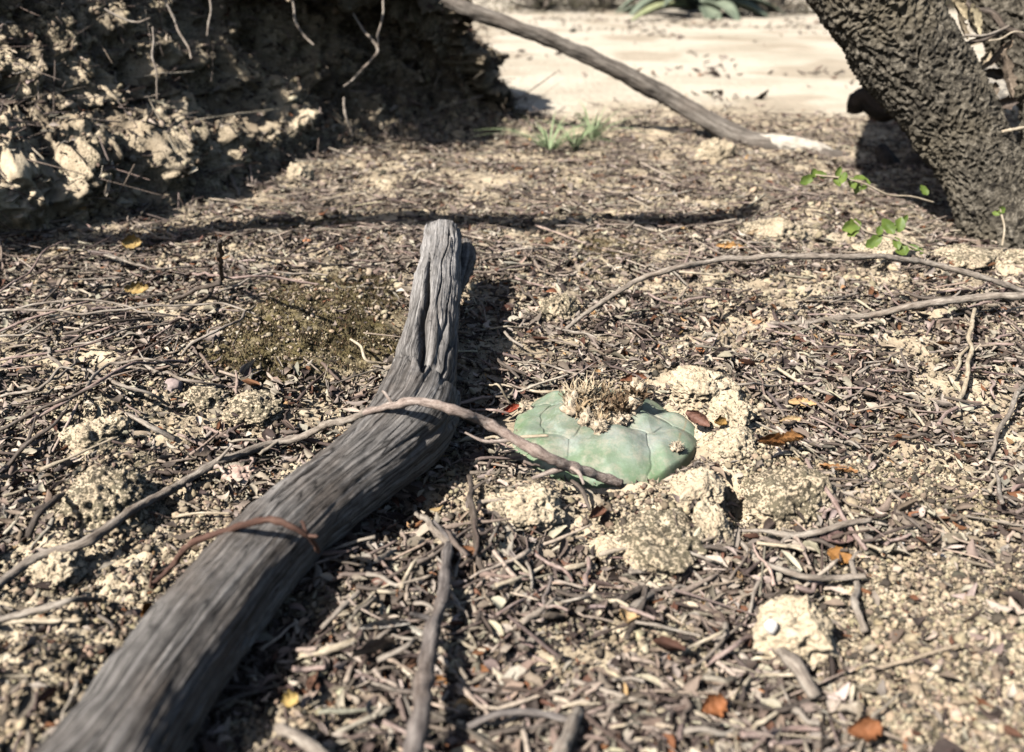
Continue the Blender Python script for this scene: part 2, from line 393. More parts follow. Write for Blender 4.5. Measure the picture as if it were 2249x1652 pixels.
def rs(p):
    d = np.concatenate([[0], np.cumsum(np.linalg.norm(np.diff(p, axis=0), axis=1))])
    t = np.concatenate([np.arange(0, .27, .0014), np.linspace(.272, d[-1], 40)])
    return np.column_stack([np.interp(t, d, p[:, 0]), np.interp(t, d, p[:, 1])])
pr, pl = rs(prof), rs(profL); nn = min(len(pr), len(pl)); pr, pl = pr[:nn], pl[:nn]
pl[:, 0] = np.where(pl[:, 0] > 0, pl[:, 0]*1.45, pl[:, 0])
wl = (1-sstep(-.24, -.16, bx))*(by < .9)
PX = pr[None, :, 0]*(1-wl[:, None])+pl[None, :, 0]*wl[:, None]
PZ = pr[None, :, 1]*(1-wl[:, None])+pl[None, :, 1]*wl[:, None]
endf = 1-.50*sstep(-.20, -.06, bx)*1.0
PZ = PZ*endf[:, None]
BX = bx[:, None]+nx[:, None]*PX; BY = by[:, None]+ny[:, None]*PX
BP = np.stack([BX, BY, PZ+0*BX], -1)
du = np.gradient(BP, axis=0); dv = np.gradient(BP, axis=1); nrm = np.cross(du, dv); nrm /= np.maximum(np.linalg.norm(nrm, axis=2)[..., None], 1e-9)
outv = np.stack([-nx[:, None]+0*PX, -ny[:, None]+0*PX, 0*PX], -1)
sgn = np.sign(np.sum(nrm*(outv+np.array([0, 0, 1.0])), -1)); nrm *= sgn[..., None]
q = BP.reshape(-1, 3); qn = nrm.reshape(-1, 3)
sc = np.repeat(ss[:, None], nn, 1).ravel(); zc = q[:, 2]
steep = sstep(.002, .02, zc)*(1-sstep(.26, .33, zc))
flute = perlin2(sc*34+1.2*perlin2(sc*10, zc*14, 77), zc*9+.5, 71)+.6*perlin2(sc*75+perlin2(sc*40, zc*30, 78), zc*22, 72)
ledge = perlin2(sc*7, zc*42+1.5*perlin2(sc*9, zc*3, 79), 73)
fl = np.where(flute < 0, -np.abs(flute)**.7*(.042-.018*(q[:, 0] < -.2)), flute*.014)
dsp = (fl+.016*ledge+.018*fbm3(q, 16, 2, 74)+.012*np.clip(1-1.7*np.abs(fbm3(q, 26, 3, 86)), -.6, 1)+.007*np.clip(1-2*np.abs(perlin2(sc*150+2*perlin2(sc*40, zc*60, 91), zc*35, 92)), -1, 1))*steep
dsp += .009*(1-np.minimum(worley3(q+.006*np.column_stack([perlin3(q[:,0]*90, q[:,1]*90, q[:,2]*90, 87), perlin3(q[:,0]*90, q[:,1]*90, q[:,2]*90, 88), 0*q[:,0]]), 75, 75), 1))*(.25+.75*steep)+.0085*fbm3(q, 85, 4, 89, .7)+.003*np.clip(1-worley3(q, 240, 93)**2, 0, 1) + .0035*np.clip(1-worley3(q, 170, 76)**2, 0, 1) 
q2 = q+qn*dsp[:, None]*np.array([1, 1, .55])
hollow = sstep(.25, .7, -flute)
bcr_lit = np.clip(.70-.28*(q[:, 0] < -.2)+.8*fbm3(q, 30, 3, 83)+.25*sstep(.05, .12, zc), 0, .95)  # crust raised to imitate the shaded face, cut on the left to look sunlit
bank = mk('earth_bank', q2, grid_faces(len(ss), nn), SOIL, attrs={'crust': bcr_lit, 'moss': np.clip(fbm3(q, 18, 2, 85)-.25, 0, 1)*.8, 'humus': np.clip(.40-.25*(q[:, 0] < -.2)+.7*fbm3(q, 26, 3, 84), 0, .9)})  # humus also cut on the left, painting that part as sunlit
tag(bank, 'eroded crumbling earth bank with roots', kind='structure')
bankV = q2.copy(); bankN = qn.copy()

# ------------------------------------------------------------------ clods and stones
def clod(name, xd, yd, wpx, hpx, seed, label, cat='soil clod', m=SOIL, crust=.2, rough=1.0, sink=.35, sub=5, deep=1.0, group=None, gran=1.0, ground_y=None, attrs=None):
    base = gp(xd, yd if ground_y is None else ground_y); dep = base[1]*CP+(H-base[2])*SP
    rx = wpx/2/FD*dep; rz = hpx/2/FD*dep; c = base+np.array([0, rx*.5*0, rz*(1-sink*2)])
    V, F = ico(sub); V = V.copy()
    P = V*np.array([rx, rx*deep, rz])+np.array([seed*.37, seed*.11, 0])
    r = 1+rough*(.36*fbm3(V+seed*3.1, 1.5, 4, seed, .6)+.22*(1-np.minimum(worley3(V+seed, 3.2, seed), 1)))
    rp = np.random.default_rng(seed+900); pn = rp.normal(size=(15, 3)); pn /= np.linalg.norm(pn, axis=1)[:, None]; pd = rp.uniform(.62, 1.0, 15)
    rpl = np.minimum((pd/np.maximum(V@pn.T, 1e-3)).min(1), 1.45)
    if m is SOIL: r = .62*rpl+.38*r+.10*fbm3(V+seed, 5, 3, seed+31, .65)
    V = V*r[:, None]*np.array([rx, rx*deep, rz])
    n = V/np.maximum(np.linalg.norm(V, axis=1), 1e-9)[:, None]
    V = V+n*(gran*(.0006*np.clip(1-worley3(P, 480, seed+2)**2, 0, 1)-.0016*sstep(.25, .5, perlin3(P[:, 0]*300, P[:, 1]*300, P[:, 2]*300, seed+9))+.0008*fbm3(P, 260, 2, seed+4)))[:, None]
    V = V+c; cr = np.clip(.22+crust*(1.2+1.5*fbm3(P, 90, 2, seed+7)), 0, 1)*sstep(-.6, .4, n[:, 2])
    z0 = np.zeros(len(V))
    o = mk(name, V, F, m, attrs=attrs or {'crust': cr, 'moss': z0, 'humus': z0+.0}, loc=base)
    return tag(o, label, cat, group)
PALE = plain("white_pebble", (.60, .55, .48), (.80, .76, .70), 300, .5)
PINK = plain("mauve_stone", (.30, .23, .21), (.50, .40, .36), 260, .6)
REDS = plain("pinkish_stone", (.42, .28, .22), (.62, .46, .37), 220, .6)
CL = [  # name, x, y(ground), w, h, seed, label, cat, material, crust, rough, sink
 ('soil_clod',1742,1432,155,150,3,'big pale cream clod with a bright white spot, low right of the green cactus','soil clod',SOIL,.03,.9,.12),
 ('soil_clod',1445,1205,190,110,5,'dark speckled rounded clod just below the green cactus','soil clod',SOIL,.75,.7,.3),
 ('soil_clod',1535,868,120,95,7,'tall pale crumbly clod touching the back right of the cactus','soil clod',SOIL,.05,1.2,.25),
 ('soil_clod',1600,915,90,80,8,'pale crumbly clod right behind the cactus beside dark hollow','soil clod',SOIL,.15,1.2,.3),
 ('soil_clod',1612,995,95,85,9,'cream clod at the right edge of the cactus','soil clod',SOIL,.15,1.1,.35),
 ('soil_clod',1530,1085,110,75,11,'cream crumbly clod at the lower right foot of the cactus','soil clod',SOIL,.1,1.2,.35),
 ('soil_clod',1560,1165,70,110,12,'pale upright wedge of soil between speckled clod and dark hole','soil clod',SOIL,.08,1.0,.35),
 ('soil_clod',1730,1110,170,140,13,'large black speckled clod right of the dark hole','soil clod',SOIL,.85,.8,.35),
 ('soil_clod',1160,1120,130,80,14,'pale soil lump below the pinkish twig tip near the cactus','soil clod',SOIL,.2,1.2,.35),
 ('soil_clod',1100,1135,80,60,15,'small pale soil lump left of the cactus foreground','soil clod',SOIL,.3,1.2,.35),
 ('soil_clod',1345,1215,70,50,16,'small round pale clod beneath the speckled clod','soil clod',SOIL,.1,.8,.3),
 ('rounded_stone',128,1275,115,105,17,'rounded cream stone below the long twig at left','stone',SOIL,.18,.35,.25),
 ('soil_clod',240,1120,180,150,18,'lichen speckled hump crossed by the long twig at left','soil clod',SOIL,.8,.8,.35),
 ('soil_clod',225,965,150,90,19,'pale crumbly clod above the speckled hump at left','soil clod',SOIL,.35,1.2,.35),
 ('pebble',381,862,44,40,21,'mauve rounded pebble left of the moss patch','pebble',PINK,0,.4,.2),
 ('pebble',528,1058,60,48,22,'pinkish angular stone left of the grey log','pebble',REDS,0,.8,.25),
 ('soil_clod',1222,695,90,75,23,'dark crusty lump behind the log shadow near arching twig','soil clod',SOIL,.7,1.1,.25),
 ('pebble',1308,1112,42,30,24,'smooth cream pebble lying under the cactus front','pebble',TWS,0,.3,.25),
 ('pebble',845,1216,32,32,25,'small cream pebble right of the log shadow','pebble',PALE,0,.6,.2),
 ('pebble',1000,990,22,22,26,'tiny pale bead like pebble left of the cactus','pebble',PALE,0,.3,.2),
 ('pebble',1974,1202,20,24,27,'glossy white pebble right of the orange seed pod','pebble',PALE,0,.4,.2),
 ('pebble',2060,1230,30,18,28,'flat white pebble near the right edge','pebble',PALE,0,.4,.2),
 ('pebble',1916,1312,16,16,29,'tiny bluish white pebble right of the big pale clod','pebble',PALE,0,.4,.2),
 ('pebble',1690,1388,26,30,30,'bright white grain pressed in the big pale clod','pebble',PALE,0,.3,0),
 ('soil_clod',460,885,80,55,31,'cream crumbly clod beside mauve pebble','soil clod',SOIL,.4,1.2,.3),
 ('soil_clod',560,905,120,60,32,'dark mossy crumbly clod under the moss patch','soil clod',SOIL,.7,1.2,.35),
 ('soil_clod',1655,1075,60,60,33,'grey crusty clod leaning over the dark hole','soil clod',SOIL,.6,1.1,.3),
 ('soil_clod',240,455,90,70,41,'sunlit cream lump at the foot of the bank','soil clod',SOIL,.05,1.2,.3),
 ('soil_clod',660,395,60,60,42,'sunlit round clod at the bank foot below the short twig','soil clod',SOIL,.1,1.1,.3),
 ('soil_clod',1570,350,75,85,43,'tan clod under the leaning branch at the back','soil clod',SOIL,.3,1.0,.3),
 ('soil_clod',1690,520,130,60,44,'pale mound between the shadow line and green sprigs','soil clod',SOIL,.35,1.0,.4),
]
for a in CL:
    n_, x_, y_, w_, h_, sd_, lb_, ct_, m_, cr_, ro_, sk_ = a
    if m_ is SOIL and 'white spot' not in lb_: sk_ = min(.5, sk_+.12); w_ *= 1.05
    zz = None
    o = clod(n_, x_, y_, w_, h_, sd_, lb_, ct_, m_, cr_, ro_, sk_, gran=1.0 if m_ is SOIL else .0, sub=6 if w_ > 65 else (5 if w_ > 45 else 4))
    if 'bright white grain' in lb_:
        p = at_depth(1690, 1388, (gp(1742,1432)[1]-.006)*CP+(H-.008)*SP); o.location = p
# ------------------------------------------------------------------ litter (leaves, twiglets, crumbs): uncountable
def scatter(protos, P, Nn, scale, col, tilt, spin=None, lift=0.0):
    """place randomly chosen prototypes at points P with normals Nn"""
    n = len(P); kind = rng.integers(0, len(protos), n)
    spin = rng.uniform(0, 2*np.pi, n) if spin is None else spin
    Vs, Fs, Cs, off = [], {3: [], 4: []}, [], 0
    up = Nn+rng.normal(0, tilt, (n, 3)); up /= np.linalg.norm(up, axis=1)[:, None]
    ref = np.column_stack([np.cos(spin), np.sin(spin), np.zeros(n)])
    ax = ref-up*np.sum(ref*up, 1)[:, None]; ax /= np.maximum(np.linalg.norm(ax, axis=1), 1e-6)[:, None]; ay = np.cross(up, ax)
    sc_ = np.asarray(scale); sc_ = np.column_stack([sc_]*3) if sc_.ndim == 1 else sc_
    for k, (pv, pf) in enumerate(protos):
        i = np.where(kind == k)[0]
        if not len(i): continue
        L = pv[None]*sc_[i][:, None, :]
        W = L[..., 0:1]*ax[i][:, None]+L[..., 1:2]*ay[i][:, None]+L[..., 2:3]*up[i][:, None]+P[i][:, None]
        Vs.append(W.reshape(-1, 3)); Cs.append(np.repeat(col[i], len(pv), 0))
        for f in (pf if isinstance(pf, list) else [pf]):
            Fs[f.shape[1]].append((f[None]+(np.arange(len(i))*len(pv))[:, None, None]+off).reshape(-1, f.shape[1]))
        off += len(i)*len(pv)
    return np.concatenate(Vs), [np.concatenate(v) for v in Fs.values() if v], np.concatenate(Cs)
def leaflet(nl, nw, curl, bend, fold, asym=0, seed=0):
    u = np.linspace(0, 1, nl); v = np.linspace(-1, 1, nw); U, Vv = np.meshgrid(u, v, indexing='ij')
    r_ = np.random.default_rng(seed)
    wd = np.sin(np.pi*np.clip(U*.93+.04, 0, 1))**.75*(1+.15*r_.normal(size=U.shape))
    x = U-.5; y = Vv*wd*.5
    z = curl*(np.abs(Vv)**2)*.25*wd+bend*(U-.5)**2+fold*np.abs(Vv)*wd*.3+.03*r_.normal(size=U.shape)
    y = y*(1-.3*abs(curl)*np.abs(Vv))+asym*(U-.5)**2
    return np.column_stack([x.ravel(), y.ravel(), z.ravel()]), grid_faces(nl, nw)
LEAFP = [leaflet(5, 4, c, b, f, a, i) for i, (c, b, f, a) in enumerate([(1,.3,0,0),(-1,.4,0,.3),(.4,-.6,.6,0),(1.6,.8,0,.2),(-.5,.9,-.5,0),(.2,.1,.9,-.4),(1.2,-1,.2,0),(-1.4,.2,.1,.5)])]
LEAFLO = [leaflet(3, 3, c, b, f, a, i+20) for i, (c, b, f, a) in enumerate([(1,.3,0,0),(-1,.4,0,.3),(.4,-.6,.6,0),(1.6,.8,0,.2)])]
def twiglet(nr, seg, amp, seed, r=.030):
    amp = amp*.45
    r_ = np.random.default_rng(seed); x = np.linspace(-.5, .5, nr)
    P = np.column_stack([x, amp*np.cumsum(r_.normal(size=nr))*.3, amp*np.abs(np.cumsum(r_.normal(size=nr)))*.15])
    P[:, 1] -= P[:, 1].mean()
    V, F, W = tube(P, r*np.clip(1+.25*r_.normal(size=nr), .5, 1.6)*np.linspace(1.15, .8, nr), nr, seg)
    return V, F
TWP_ = [twiglet(7, 6, a, i) for i, a in enumerate([.05,.1,.18,.25,.12,.3,.08,.2])]
def pal(n, items, jitter=.25):
    c = np.array([i[0] for i in items]); p = np.array([i[1] for i in items], float); p /= p.sum()
    k = rng.choice(len(c), n, p=p); out = c[k]*np.exp(rng.normal(0, jitter, n))[:, None]*(1+rng.normal(0, .03, (n, 3)))
    out = out*np.array([.93, .90, .885]); return np.clip(out*np.minimum(1, .58/out.max(1))[:, None], .005, 1)
LEAFPAL = [((.19,.15,.12),3.0),((.075,.055,.046),3.4),((.27,.21,.16),3),((.37,.315,.26),3.6),((.48,.41,.31),3.0),((.25,.115,.055),.5),((.56,.49,.385),2.0),((.14,.07,.045),.7),((.42,.27,.13),.12)]
TWPAL = [((.25,.20,.165),3),((.36,.29,.23),3),((.48,.40,.31),2),((.12,.09,.075),2),((.60,.52,.41),1)]
def sample(n, y0, y1, xw, dens, power=1.0):
    """random places over the wedge of ground the photo looks at and well beyond its sides"""
    out = []
    got = 0
    while got < n:
        yy = y0*(y1/y0)**rng.uniform(0, 1, n*2) if power == 1 else rng.uniform(y0, y1, n*2)
        xx = rng.uniform(-1, 1, n*2)*(xw*yy+.09)
        keep = rng.uniform(0, 1, n*2) < dens(xx, yy)
        a = np.column_stack([xx[keep], yy[keep]]); out.append(a); got += len(a)
    return np.concatenate(out)[:n]
def in_bank(x, y):
    """how far behind the foot line of the bank a place is"""
    F_ = np.column_stack([bx, by])[::8]; res = np.zeros(len(x), bool)
    for i in range(0, len(x), 4000):
        d = (x[i:i+4000, None]-F_[None, :, 0])**2+(y[i:i+4000, None]-F_[None, :, 1])**2; j = d.argmin(1)
        sd_ = (x[i:i+4000]-F_[j, 0])*nx[::8][j]+(y[i:i+4000]-F_[j, 1])*ny[::8][j]
        res[i:i+4000] = (sd_ > .004)&(sd_ < .6)
    return res
CC = gp(1326, 978); CC[0] -= .0014; CC[2] += .0014
def dens_litter(x, y):
    b, c, m, f = masks(x, y)
    d = 1-.97*b; d = d*(1-.85*m)*(1-.995*f)
    d = d*np.clip(.50+1.0*fbm2(x, y, 24, 3, 44), .05, 1)
    cac = ((x-CC[0])/.040)**2+((y-CC[1])/.040)**2 < 1
    return np.where(cac, 0, d)
def place(n, y0, y1, dens, liftmax, xw=.78):
    p = sample(n, y0, y1, xw, dens); p = p[~in_bank(p[:, 0], p[:, 1])]
    e = .003
    h0 = ground_h(p[:, 0], p[:, 1], False); hf = ground_h(p[:, 0], p[:, 1])
    hx = ground_h(p[:, 0]+e, p[:, 1], False); hy = ground_h(p[:, 0], p[:, 1]+e, False)
    nn_ = np.column_stack([-(hx-h0)/e, -(hy-h0)/e, np.ones(len(p))]); nn_ /= np.linalg.norm(nn_, axis=1)[:, None]
    z = np.maximum(h0, hf)+rng.uniform(0, 1, len(p))**1.5*liftmax+.0004
    return np.column_stack([p, z]), nn_
STUFF = []
def add_stuff(name, label, sets, m):
    V, F, C = [], {3: [], 4: []}, []; off = 0
    for v, f, c in sets:
        V.append(v); C.append(c)
        for ff in f: F[ff.shape[1]].append(ff+off)
        off += len(v)
    o = mk(name, np.concatenate(V), [np.concatenate(k) for k in F.values() if k], m, attrs={'col': np.concatenate(C)}, smooth=True)
    tag(o, label, kind='stuff'); return o
# leaves near and far
P, Nn = place(52000, .10, .52, dens_litter, .0042)
s = np.minimum(rng.lognormal(math.log(.0041), .38, len(P)), .0085); a = scatter(LEAFP, P, Nn, np.column_stack([s, s*rng.uniform(.28, .7, len(P)), s*rng.uniform(.5, 1, len(P))]), pal(len(P), LEAFPAL), .33)
P, Nn = place(30000, .45, 1.15, dens_litter, .004)
s = np.minimum(rng.lognormal(math.log(.0052), .36, len(P)), .010); b = scatter(LEAFLO, P, Nn, np.column_stack([s, s*rng.uniform(.3, .75, len(P)), s*rng.uniform(.5, 1, len(P))]), pal(len(P), LEAFPAL), .33)
sub_ = rng.choice(len(bankV), 60000); bn = bankN[sub_]; keep = (bankV[sub_][:, 2] > .003) & (rng.uniform(0, 1, len(sub_)) < .5) & (rng.uniform(0, 1, len(sub_)) < .25+.75*np.clip(bn[:, 2], 0, 1)); sub_ = sub_[keep]
s = rng.lognormal(math.log(.006), .35, len(sub_)); c = scatter(LEAFLO, bankV[sub_]+bankN[sub_]*.001, bankN[sub_], np.column_stack([s, s*.5, s]), pal(len(sub_), LEAFPAL), .6)
fp = np.column_stack([rng.uniform(-.1, 1.6, 30000), rng.uniform(.95, 3.4, 30000)]); fp = fp[(sstep(-.05, .5, fbm2(fp[:, 0], fp[:, 1]*1.5, 4.5, 3, 55)) > rng.uniform(0, 1, len(fp))*1.2) & ~in_bank(fp[:, 0], fp[:, 1]) & (np.abs(fp[:, 1]-1.9) > rng.uniform(0, 1.0, len(fp)))][:1500]
P = np.column_stack([fp, ground_h(fp[:, 0], fp[:, 1])+.003]); s = rng.lognormal(math.log(.012), .4, len(P)); d = scatter(LEAFLO, P, np.tile([0, 0, 1.0], (len(P), 1)), np.column_stack([s, s*.6, s]), pal(len(P), LEAFPAL), .45)
b = tuple([np.concatenate([b[0], d[0]]), [b[1][0], d[1][0]+len(b[0])], np.concatenate([b[2], d[2]])])
add_stuff('leaf_litter', 'small dry grey and brown leaflets strewn over the soil', [a, b, c], LITTER)
# fine flakes matted between the leaves
P, Nn = place(90000, .10, .85, lambda x, y: np.clip(dens_litter(x, y)+.12*(1-masks(x, y)[3]), 0, 1), .0022)
s = rng.lognormal(math.log(.0019), .4, len(P)); c = scatter(LEAFLO, P, Nn, np.column_stack([s, s*rng.uniform(.35, .9, len(P)), s]), pal(len(P), LEAFPAL)*.85, .5)
add_stuff('leaf_fragments', 'fine grey brown leaf fragments matted between the leaflets', [c], LITTER)
# twiglets
P, Nn = place(6500, .10, .55, dens_litter, .0055)
s = np.minimum(rng.lognormal(math.log(.012), .5, len(P)), .026); th_ = rng.uniform(.35, 1.0, len(P))**1.4*.0014/.06
ang = rng.normal(0, .9, len(P)); a = scatter(TWP_, P, Nn, np.column_stack([s, th_*1.0+s*0, th_]), pal(len(P), TWPAL), .10, spin=ang)
P, Nn = place(7000, .45, 1.1, dens_litter, .005)
s = rng.lognormal(math.log(.020), .5, len(P)); th_ = rng.uniform(.35, 1.1, len(P))*.001/.06
b = scatter(TWP_, P, Nn, np.column_stack([s, th_, th_]), pal(len(P), TWPAL), .10, spin=rng.normal(0, .7, len(P)))
sub_ = rng.choice(len(bankV), 7000); q_ = bankV[sub_]+bankN[sub_]*.003; s = rng.lognormal(math.log(.026), .5, len(q_)); th_ = rng.uniform(.3, 1.0, len(q_))*.001/.06
c = scatter(TWP_, q_, bankN[sub_], np.column_stack([s, th_, th_]), pal(len(q_), TWPAL), .5, spin=rng.uniform(0, 6.28, len(q_)))
a = tuple([np.concatenate([a[0], c[0]]), [np.concatenate([u_, w_+len(a[0])]) for u_, w_ in zip(a[1], c[1])], np.concatenate([a[2], c[2]])])
add_stuff('twig_litter', 'thin broken dry twiglets mixed in the leaf litter', [a, b], TWIGMAT)
# crumbs of soil
def crumb(sub, seed, rough=.75):
    V, F = ico(sub); return V*(1+rough*fbm3(V+seed*2.7, 1.6, 2, seed))[:, None]*np.array([1, .85, .7]), F
CR = [crumb(2, i) for i in range(6)]; CRL = [crumb(1, i+9) for i in range(5)]
def dens_crumb(x, y):
    b, c, m, f = masks(x, y); cac = ((x-CC[0])/.040)**2+((y-CC[1])/.040)**2 < 1
    return np.where(cac, 0, (.30+.36*b)*(1-.75*np.clip(emask(x, y, SMOOTH), 0, 1))*(1-.98*f)*(1-.6*m)*np.clip(.6+.7*fbm2(x, y, 35, 2, 46), .08, 1))
CRPAL = [((.55,.45,.31),4),((.42,.34,.23),3),((.64,.55,.40),1.2),((.10,.085,.065),2.2),((.27,.21,.15),2.2)]
P, Nn = place(4500, .10, .5, dens_crumb, .0008); s = np.minimum(rng.lognormal(math.log(.0009), .45, len(P)), .0018); a = scatter(CR, P, Nn, s, pal(len(P), CRPAL, .12), .5)
P, Nn = place(70000, .10, .9, dens_crumb, .0010); s = rng.lognormal(math.log(.00055), .45, len(P)); b = scatter(CRL, P, Nn, s, pal(len(P), CRPAL, .12), .5)
P, Nn = place(5000, .42, 1.0, lambda x, y: np.maximum(dens_crumb(x, y), .3*(y < .9)), .002); s = np.minimum(rng.lognormal(math.log(.0015), .4, len(P)), .003); c = scatter(CR, P, Nn, s, pal(len(P), CRPAL, .12), .5)
sub_ = rng.choice(len(bankV), 14000); s = np.minimum(rng.lognormal(math.log(.0017), .45, len(sub_)), .0035); d = scatter(CR, bankV[sub_], bankN[sub_], s, pal(len(sub_), CRPAL, .15), .5)
add_stuff('soil_crumbs', 'loose pale crumbs and grains of soil', [a, b, c, d], piece_material("soil_crumb", .95, .45, 900))
# moss tufts
def dens_moss(x, y):
    return masks(x, y)[2]*np.clip(.6+.8*fbm2(x, y, 60, 2, 48), .05, 1)
mp = sample(26000, .25, .75, .7, dens_moss); hz = ground_h(mp[:, 0], mp[:, 1]); P = np.column_stack([mp, hz-.0003])
bl = (np.array([[-.5,0,0],[.5,0,0],[.3,.15,.5],[-.3,.15,.5],[0,.45,1.0]]), [np.array([[0,1,2,3]]), np.array([[3,2,4]])])
s = rng.uniform(.0010, .0024, len(P))
a = scatter([bl], P, np.tile([0, 0, 1.0], (len(P), 1)), np.column_stack([s*.30, s, s]), pal(len(P), [((.125,.095,.045),4),((.06,.048,.026),5),((.22,.175,.09),2),((.16,.10,.055),2)]), .35)
add_stuff('moss', 'low olive brown moss on the soil left of the log', [a], MOSSMAT)
STONEN = []
# ------------------------------------------------------------------ fallen log
LP = [(60,1900,.009,.0132),(150,1790,.010,.0130),(258,1645,.0110,.0122),(402,1440,.0115,.0121),(503,1310,.0118,.0118),(608,1190,.0120,.0117),(716,1092,.0124,.0120),(820,1010,.0128,.0128),(895,935,.0135,.0136),(925,850,.0155,.0122),(943,740,.0205,.0112),(957,640,.0255,.0106),(966,570,.0295,.0098),(972,515,.0325,.0092)]
lp = np.array([[*on_z(x, y, z+.004), r] for x, y, z, r in LP]); lp[:, 2] += 0.0
sl_all = np.concatenate([[0], np.cumsum(np.linalg.norm(np.diff(lp[:, :3], axis=0), axis=1))]); LL = sl_all[-1]
def logdisp(W, s, th):
    w2 = W.copy(); sh = s.shape
    wav = .0016*perlin3(w2[:, 0]*45, w2[:, 1]*40, w2[:, 2]*40, 301)
    y_, z_ = w2[:, 1]+wav, w2[:, 2]+wav*.7
    g1 = perlin3(w2[:, 0]*22, y_*900, z_*900, 302); g2 = perlin3(w2[:, 0]*50, y_*1700, z_*1700, 303)
    ck = perlin3(w2[:, 0]*11+3, y_*210, z_*210, 304)
    d = .00030*g1+.00022*g2 + .0013*perlin3(w2[:, 0]*22, w2[:, 1]*60, w2[:, 2]*60, 305) + .0006*fbm3(w2, 120, 2, 308)
    up = sstep(.55, .85, w2[:, 0]/LL)
    crk = sstep(.93, 1.0, 1-np.abs(ck)); d -= .0030*crk*(.5+.5*up)*sstep(-.1, .25, perlin3(w2[:, 0]*18, y_*60, z_*60, 306))
    d += up*.0006*fbm3(w2*np.array([.35, 1, 1]), 210, 2, 309)
    # long deep split on the upper face of the raised end
    sr = w2[:, 0]/LL; cs = np.array([.54,.58,.62,.67,.72,.78,.84,.90]); ct = np.array([104,98,94,80,86,78,72,62.])
    tc = np.radians(np.interp(sr, cs, ct)); dth = (th.ravel()-tc+np.pi) % (2*np.pi)-np.pi
    wdt = .0010*1.35*np.interp(sr, [.53,.57,.63,.69,.78,.90], [0,1.0,1.4,.9,.6,.0])+1e-6
    d -= .0060*np.exp(-(dth*.0115/wdt)**2)*(wdt > 2e-5)
    thr = th.ravel(); left = .5+.5*np.cos(thr-np.radians(135)); edge = .565+.02*np.sin(thr*2)+.006*perlin3(W[:, 0]*10, y_*300, z_*300, 312)
    d += .0022*sstep(.35, .6, left)*(1-sstep(0, .012, sr-edge))*sstep(.40, .54, sr)
    d -= .0010*np.exp(-((sr-edge-.012)/.008)**2)*sstep(.3, .6, left)
    return d.reshape(sh)
base = lp[5][:3]*np.array([1, 1, 0])
log = empty('fallen_log', base, 'thick weathered grey cracked log lying diagonally across the soil', 'log')
V, F, W = tube(lp[:, :3], lp[:, 3], 900, 200, logdisp)
n_, sg_ = 900, 200
# broken, stepped far end
Vr = V[:n_*sg_].reshape(n_, sg_, 3); th = np.linspace(0, 2*np.pi, sg_, endpoint=False)
T = lp[-1][:3]-lp[-2][:3]; T /= np.linalg.norm(T)
jag = .0035*np.sign(np.sin(th*1.0+2.6))+.0018*perlin2(th*3, th*0, 310)
for k in range(40): Vr[n_-1-k] += (T[None]*jag[:, None])*(1-k/40)
V[:n_*sg_] = Vr.reshape(-1, 3)
def rel(o, base):     # parent a mesh to its empty, both given in world space
    return o
def child(name, V, F, m, parent, attrs=None, smooth=True):
    L_ = np.array(parent.location[:]); return mk(name, np.asarray(V)-L_, F, m, parent, attrs, smooth)
child('trunk', V, F, LOGM, log, {'wood': W})
sp_ = np.array([at_depth(1006, 648, .402), at_depth(1016, 600, .418), at_depth(1024, 560, .432), at_depth(1022, 528, .440)])
V, F, W = tube(sp_, [.0012, .0042, .0048, .0022], 90, 60, lambda W, s, th: (.0012*fbm3(W, 260, 3, 311)).reshape(s.shape), flat=.8)
o = child('splinter', V, F, LOGM, log, {'wood': W}); o['label'] = 'dark broken side piece at the raised end'

# ------------------------------------------------------------------ twigs
def twig(xyr, m, label, name='twig', cat='twig', group=None, n=None, seg=14, seed=1, nodes=.016, branches=(), kn=.22, jt=.32, world=False, part='stem'):
    """xyr: (x, y, lift, radius mm) in photo units"""
    P = np.array([[*(gp(x, y, l) if not world else at_depth(x, y, l)), r*.001] for x, y, l, r in xyr])
    L_ = np.linalg.norm(np.diff(P[:, :3], axis=0), axis=1).sum(); n = n or int(min(420, max(24, L_/.0009)))
    def dp(W, s, th):
        r0 = np.mean(P[:, 3]); t = perlin2(s.ravel()/nodes, s.ravel()*0+seed, 401)
        nd = np.exp(-((((s/nodes+.3*seed) % 1)-.5)*nodes/(r0*1.1))**2)
        return r0*kn*nd+r0*.30*fbm3(W+seed, .45/r0, 3, 402+seed).reshape(s.shape)+.10*r0*perlin3(W[:, 0]*80, W[:, 1]*1600, W[:, 2]*1600, 403).reshape(s.shape)
    jit = np.zeros_like(P[:, :3]); r_ = np.random.default_rng(seed)
    Pj = spline(P, max(len(P), int(L_/.011)+2)); Pj[1:-1, :3] += r_.normal(0, .00035+jt*np.mean(P[:, 3]), Pj[1:-1, :3].shape)
    parts = [tube(Pj[:, :3], Pj[:, 3], n, seg, dp)]
    tot = Pj.shape[0]
    for (f, dx, dy, dz, r1) in branches:
        i = int(f*(tot-1)); p0 = Pj[i, :3]; p1 = p0+np.array([dx, dy, dz])*.001
        pm = (p0+p1)/2+r_.normal(0, .0008, 3)
        parts.append(tube(np.array([p0, pm, p1]), np.array([r1, r1*.8, r1*.45])*.001, 14, 8))
    V, F, W = merge(parts)
    if world == 'child': return V, F, W
    b_ = P[0, :3].copy(); o = mk(name, V, F, m, attrs={'wood': W}, loc=b_)
    return tag(o, label, cat, group)
G2 = 'dry twigs heaped at the left'
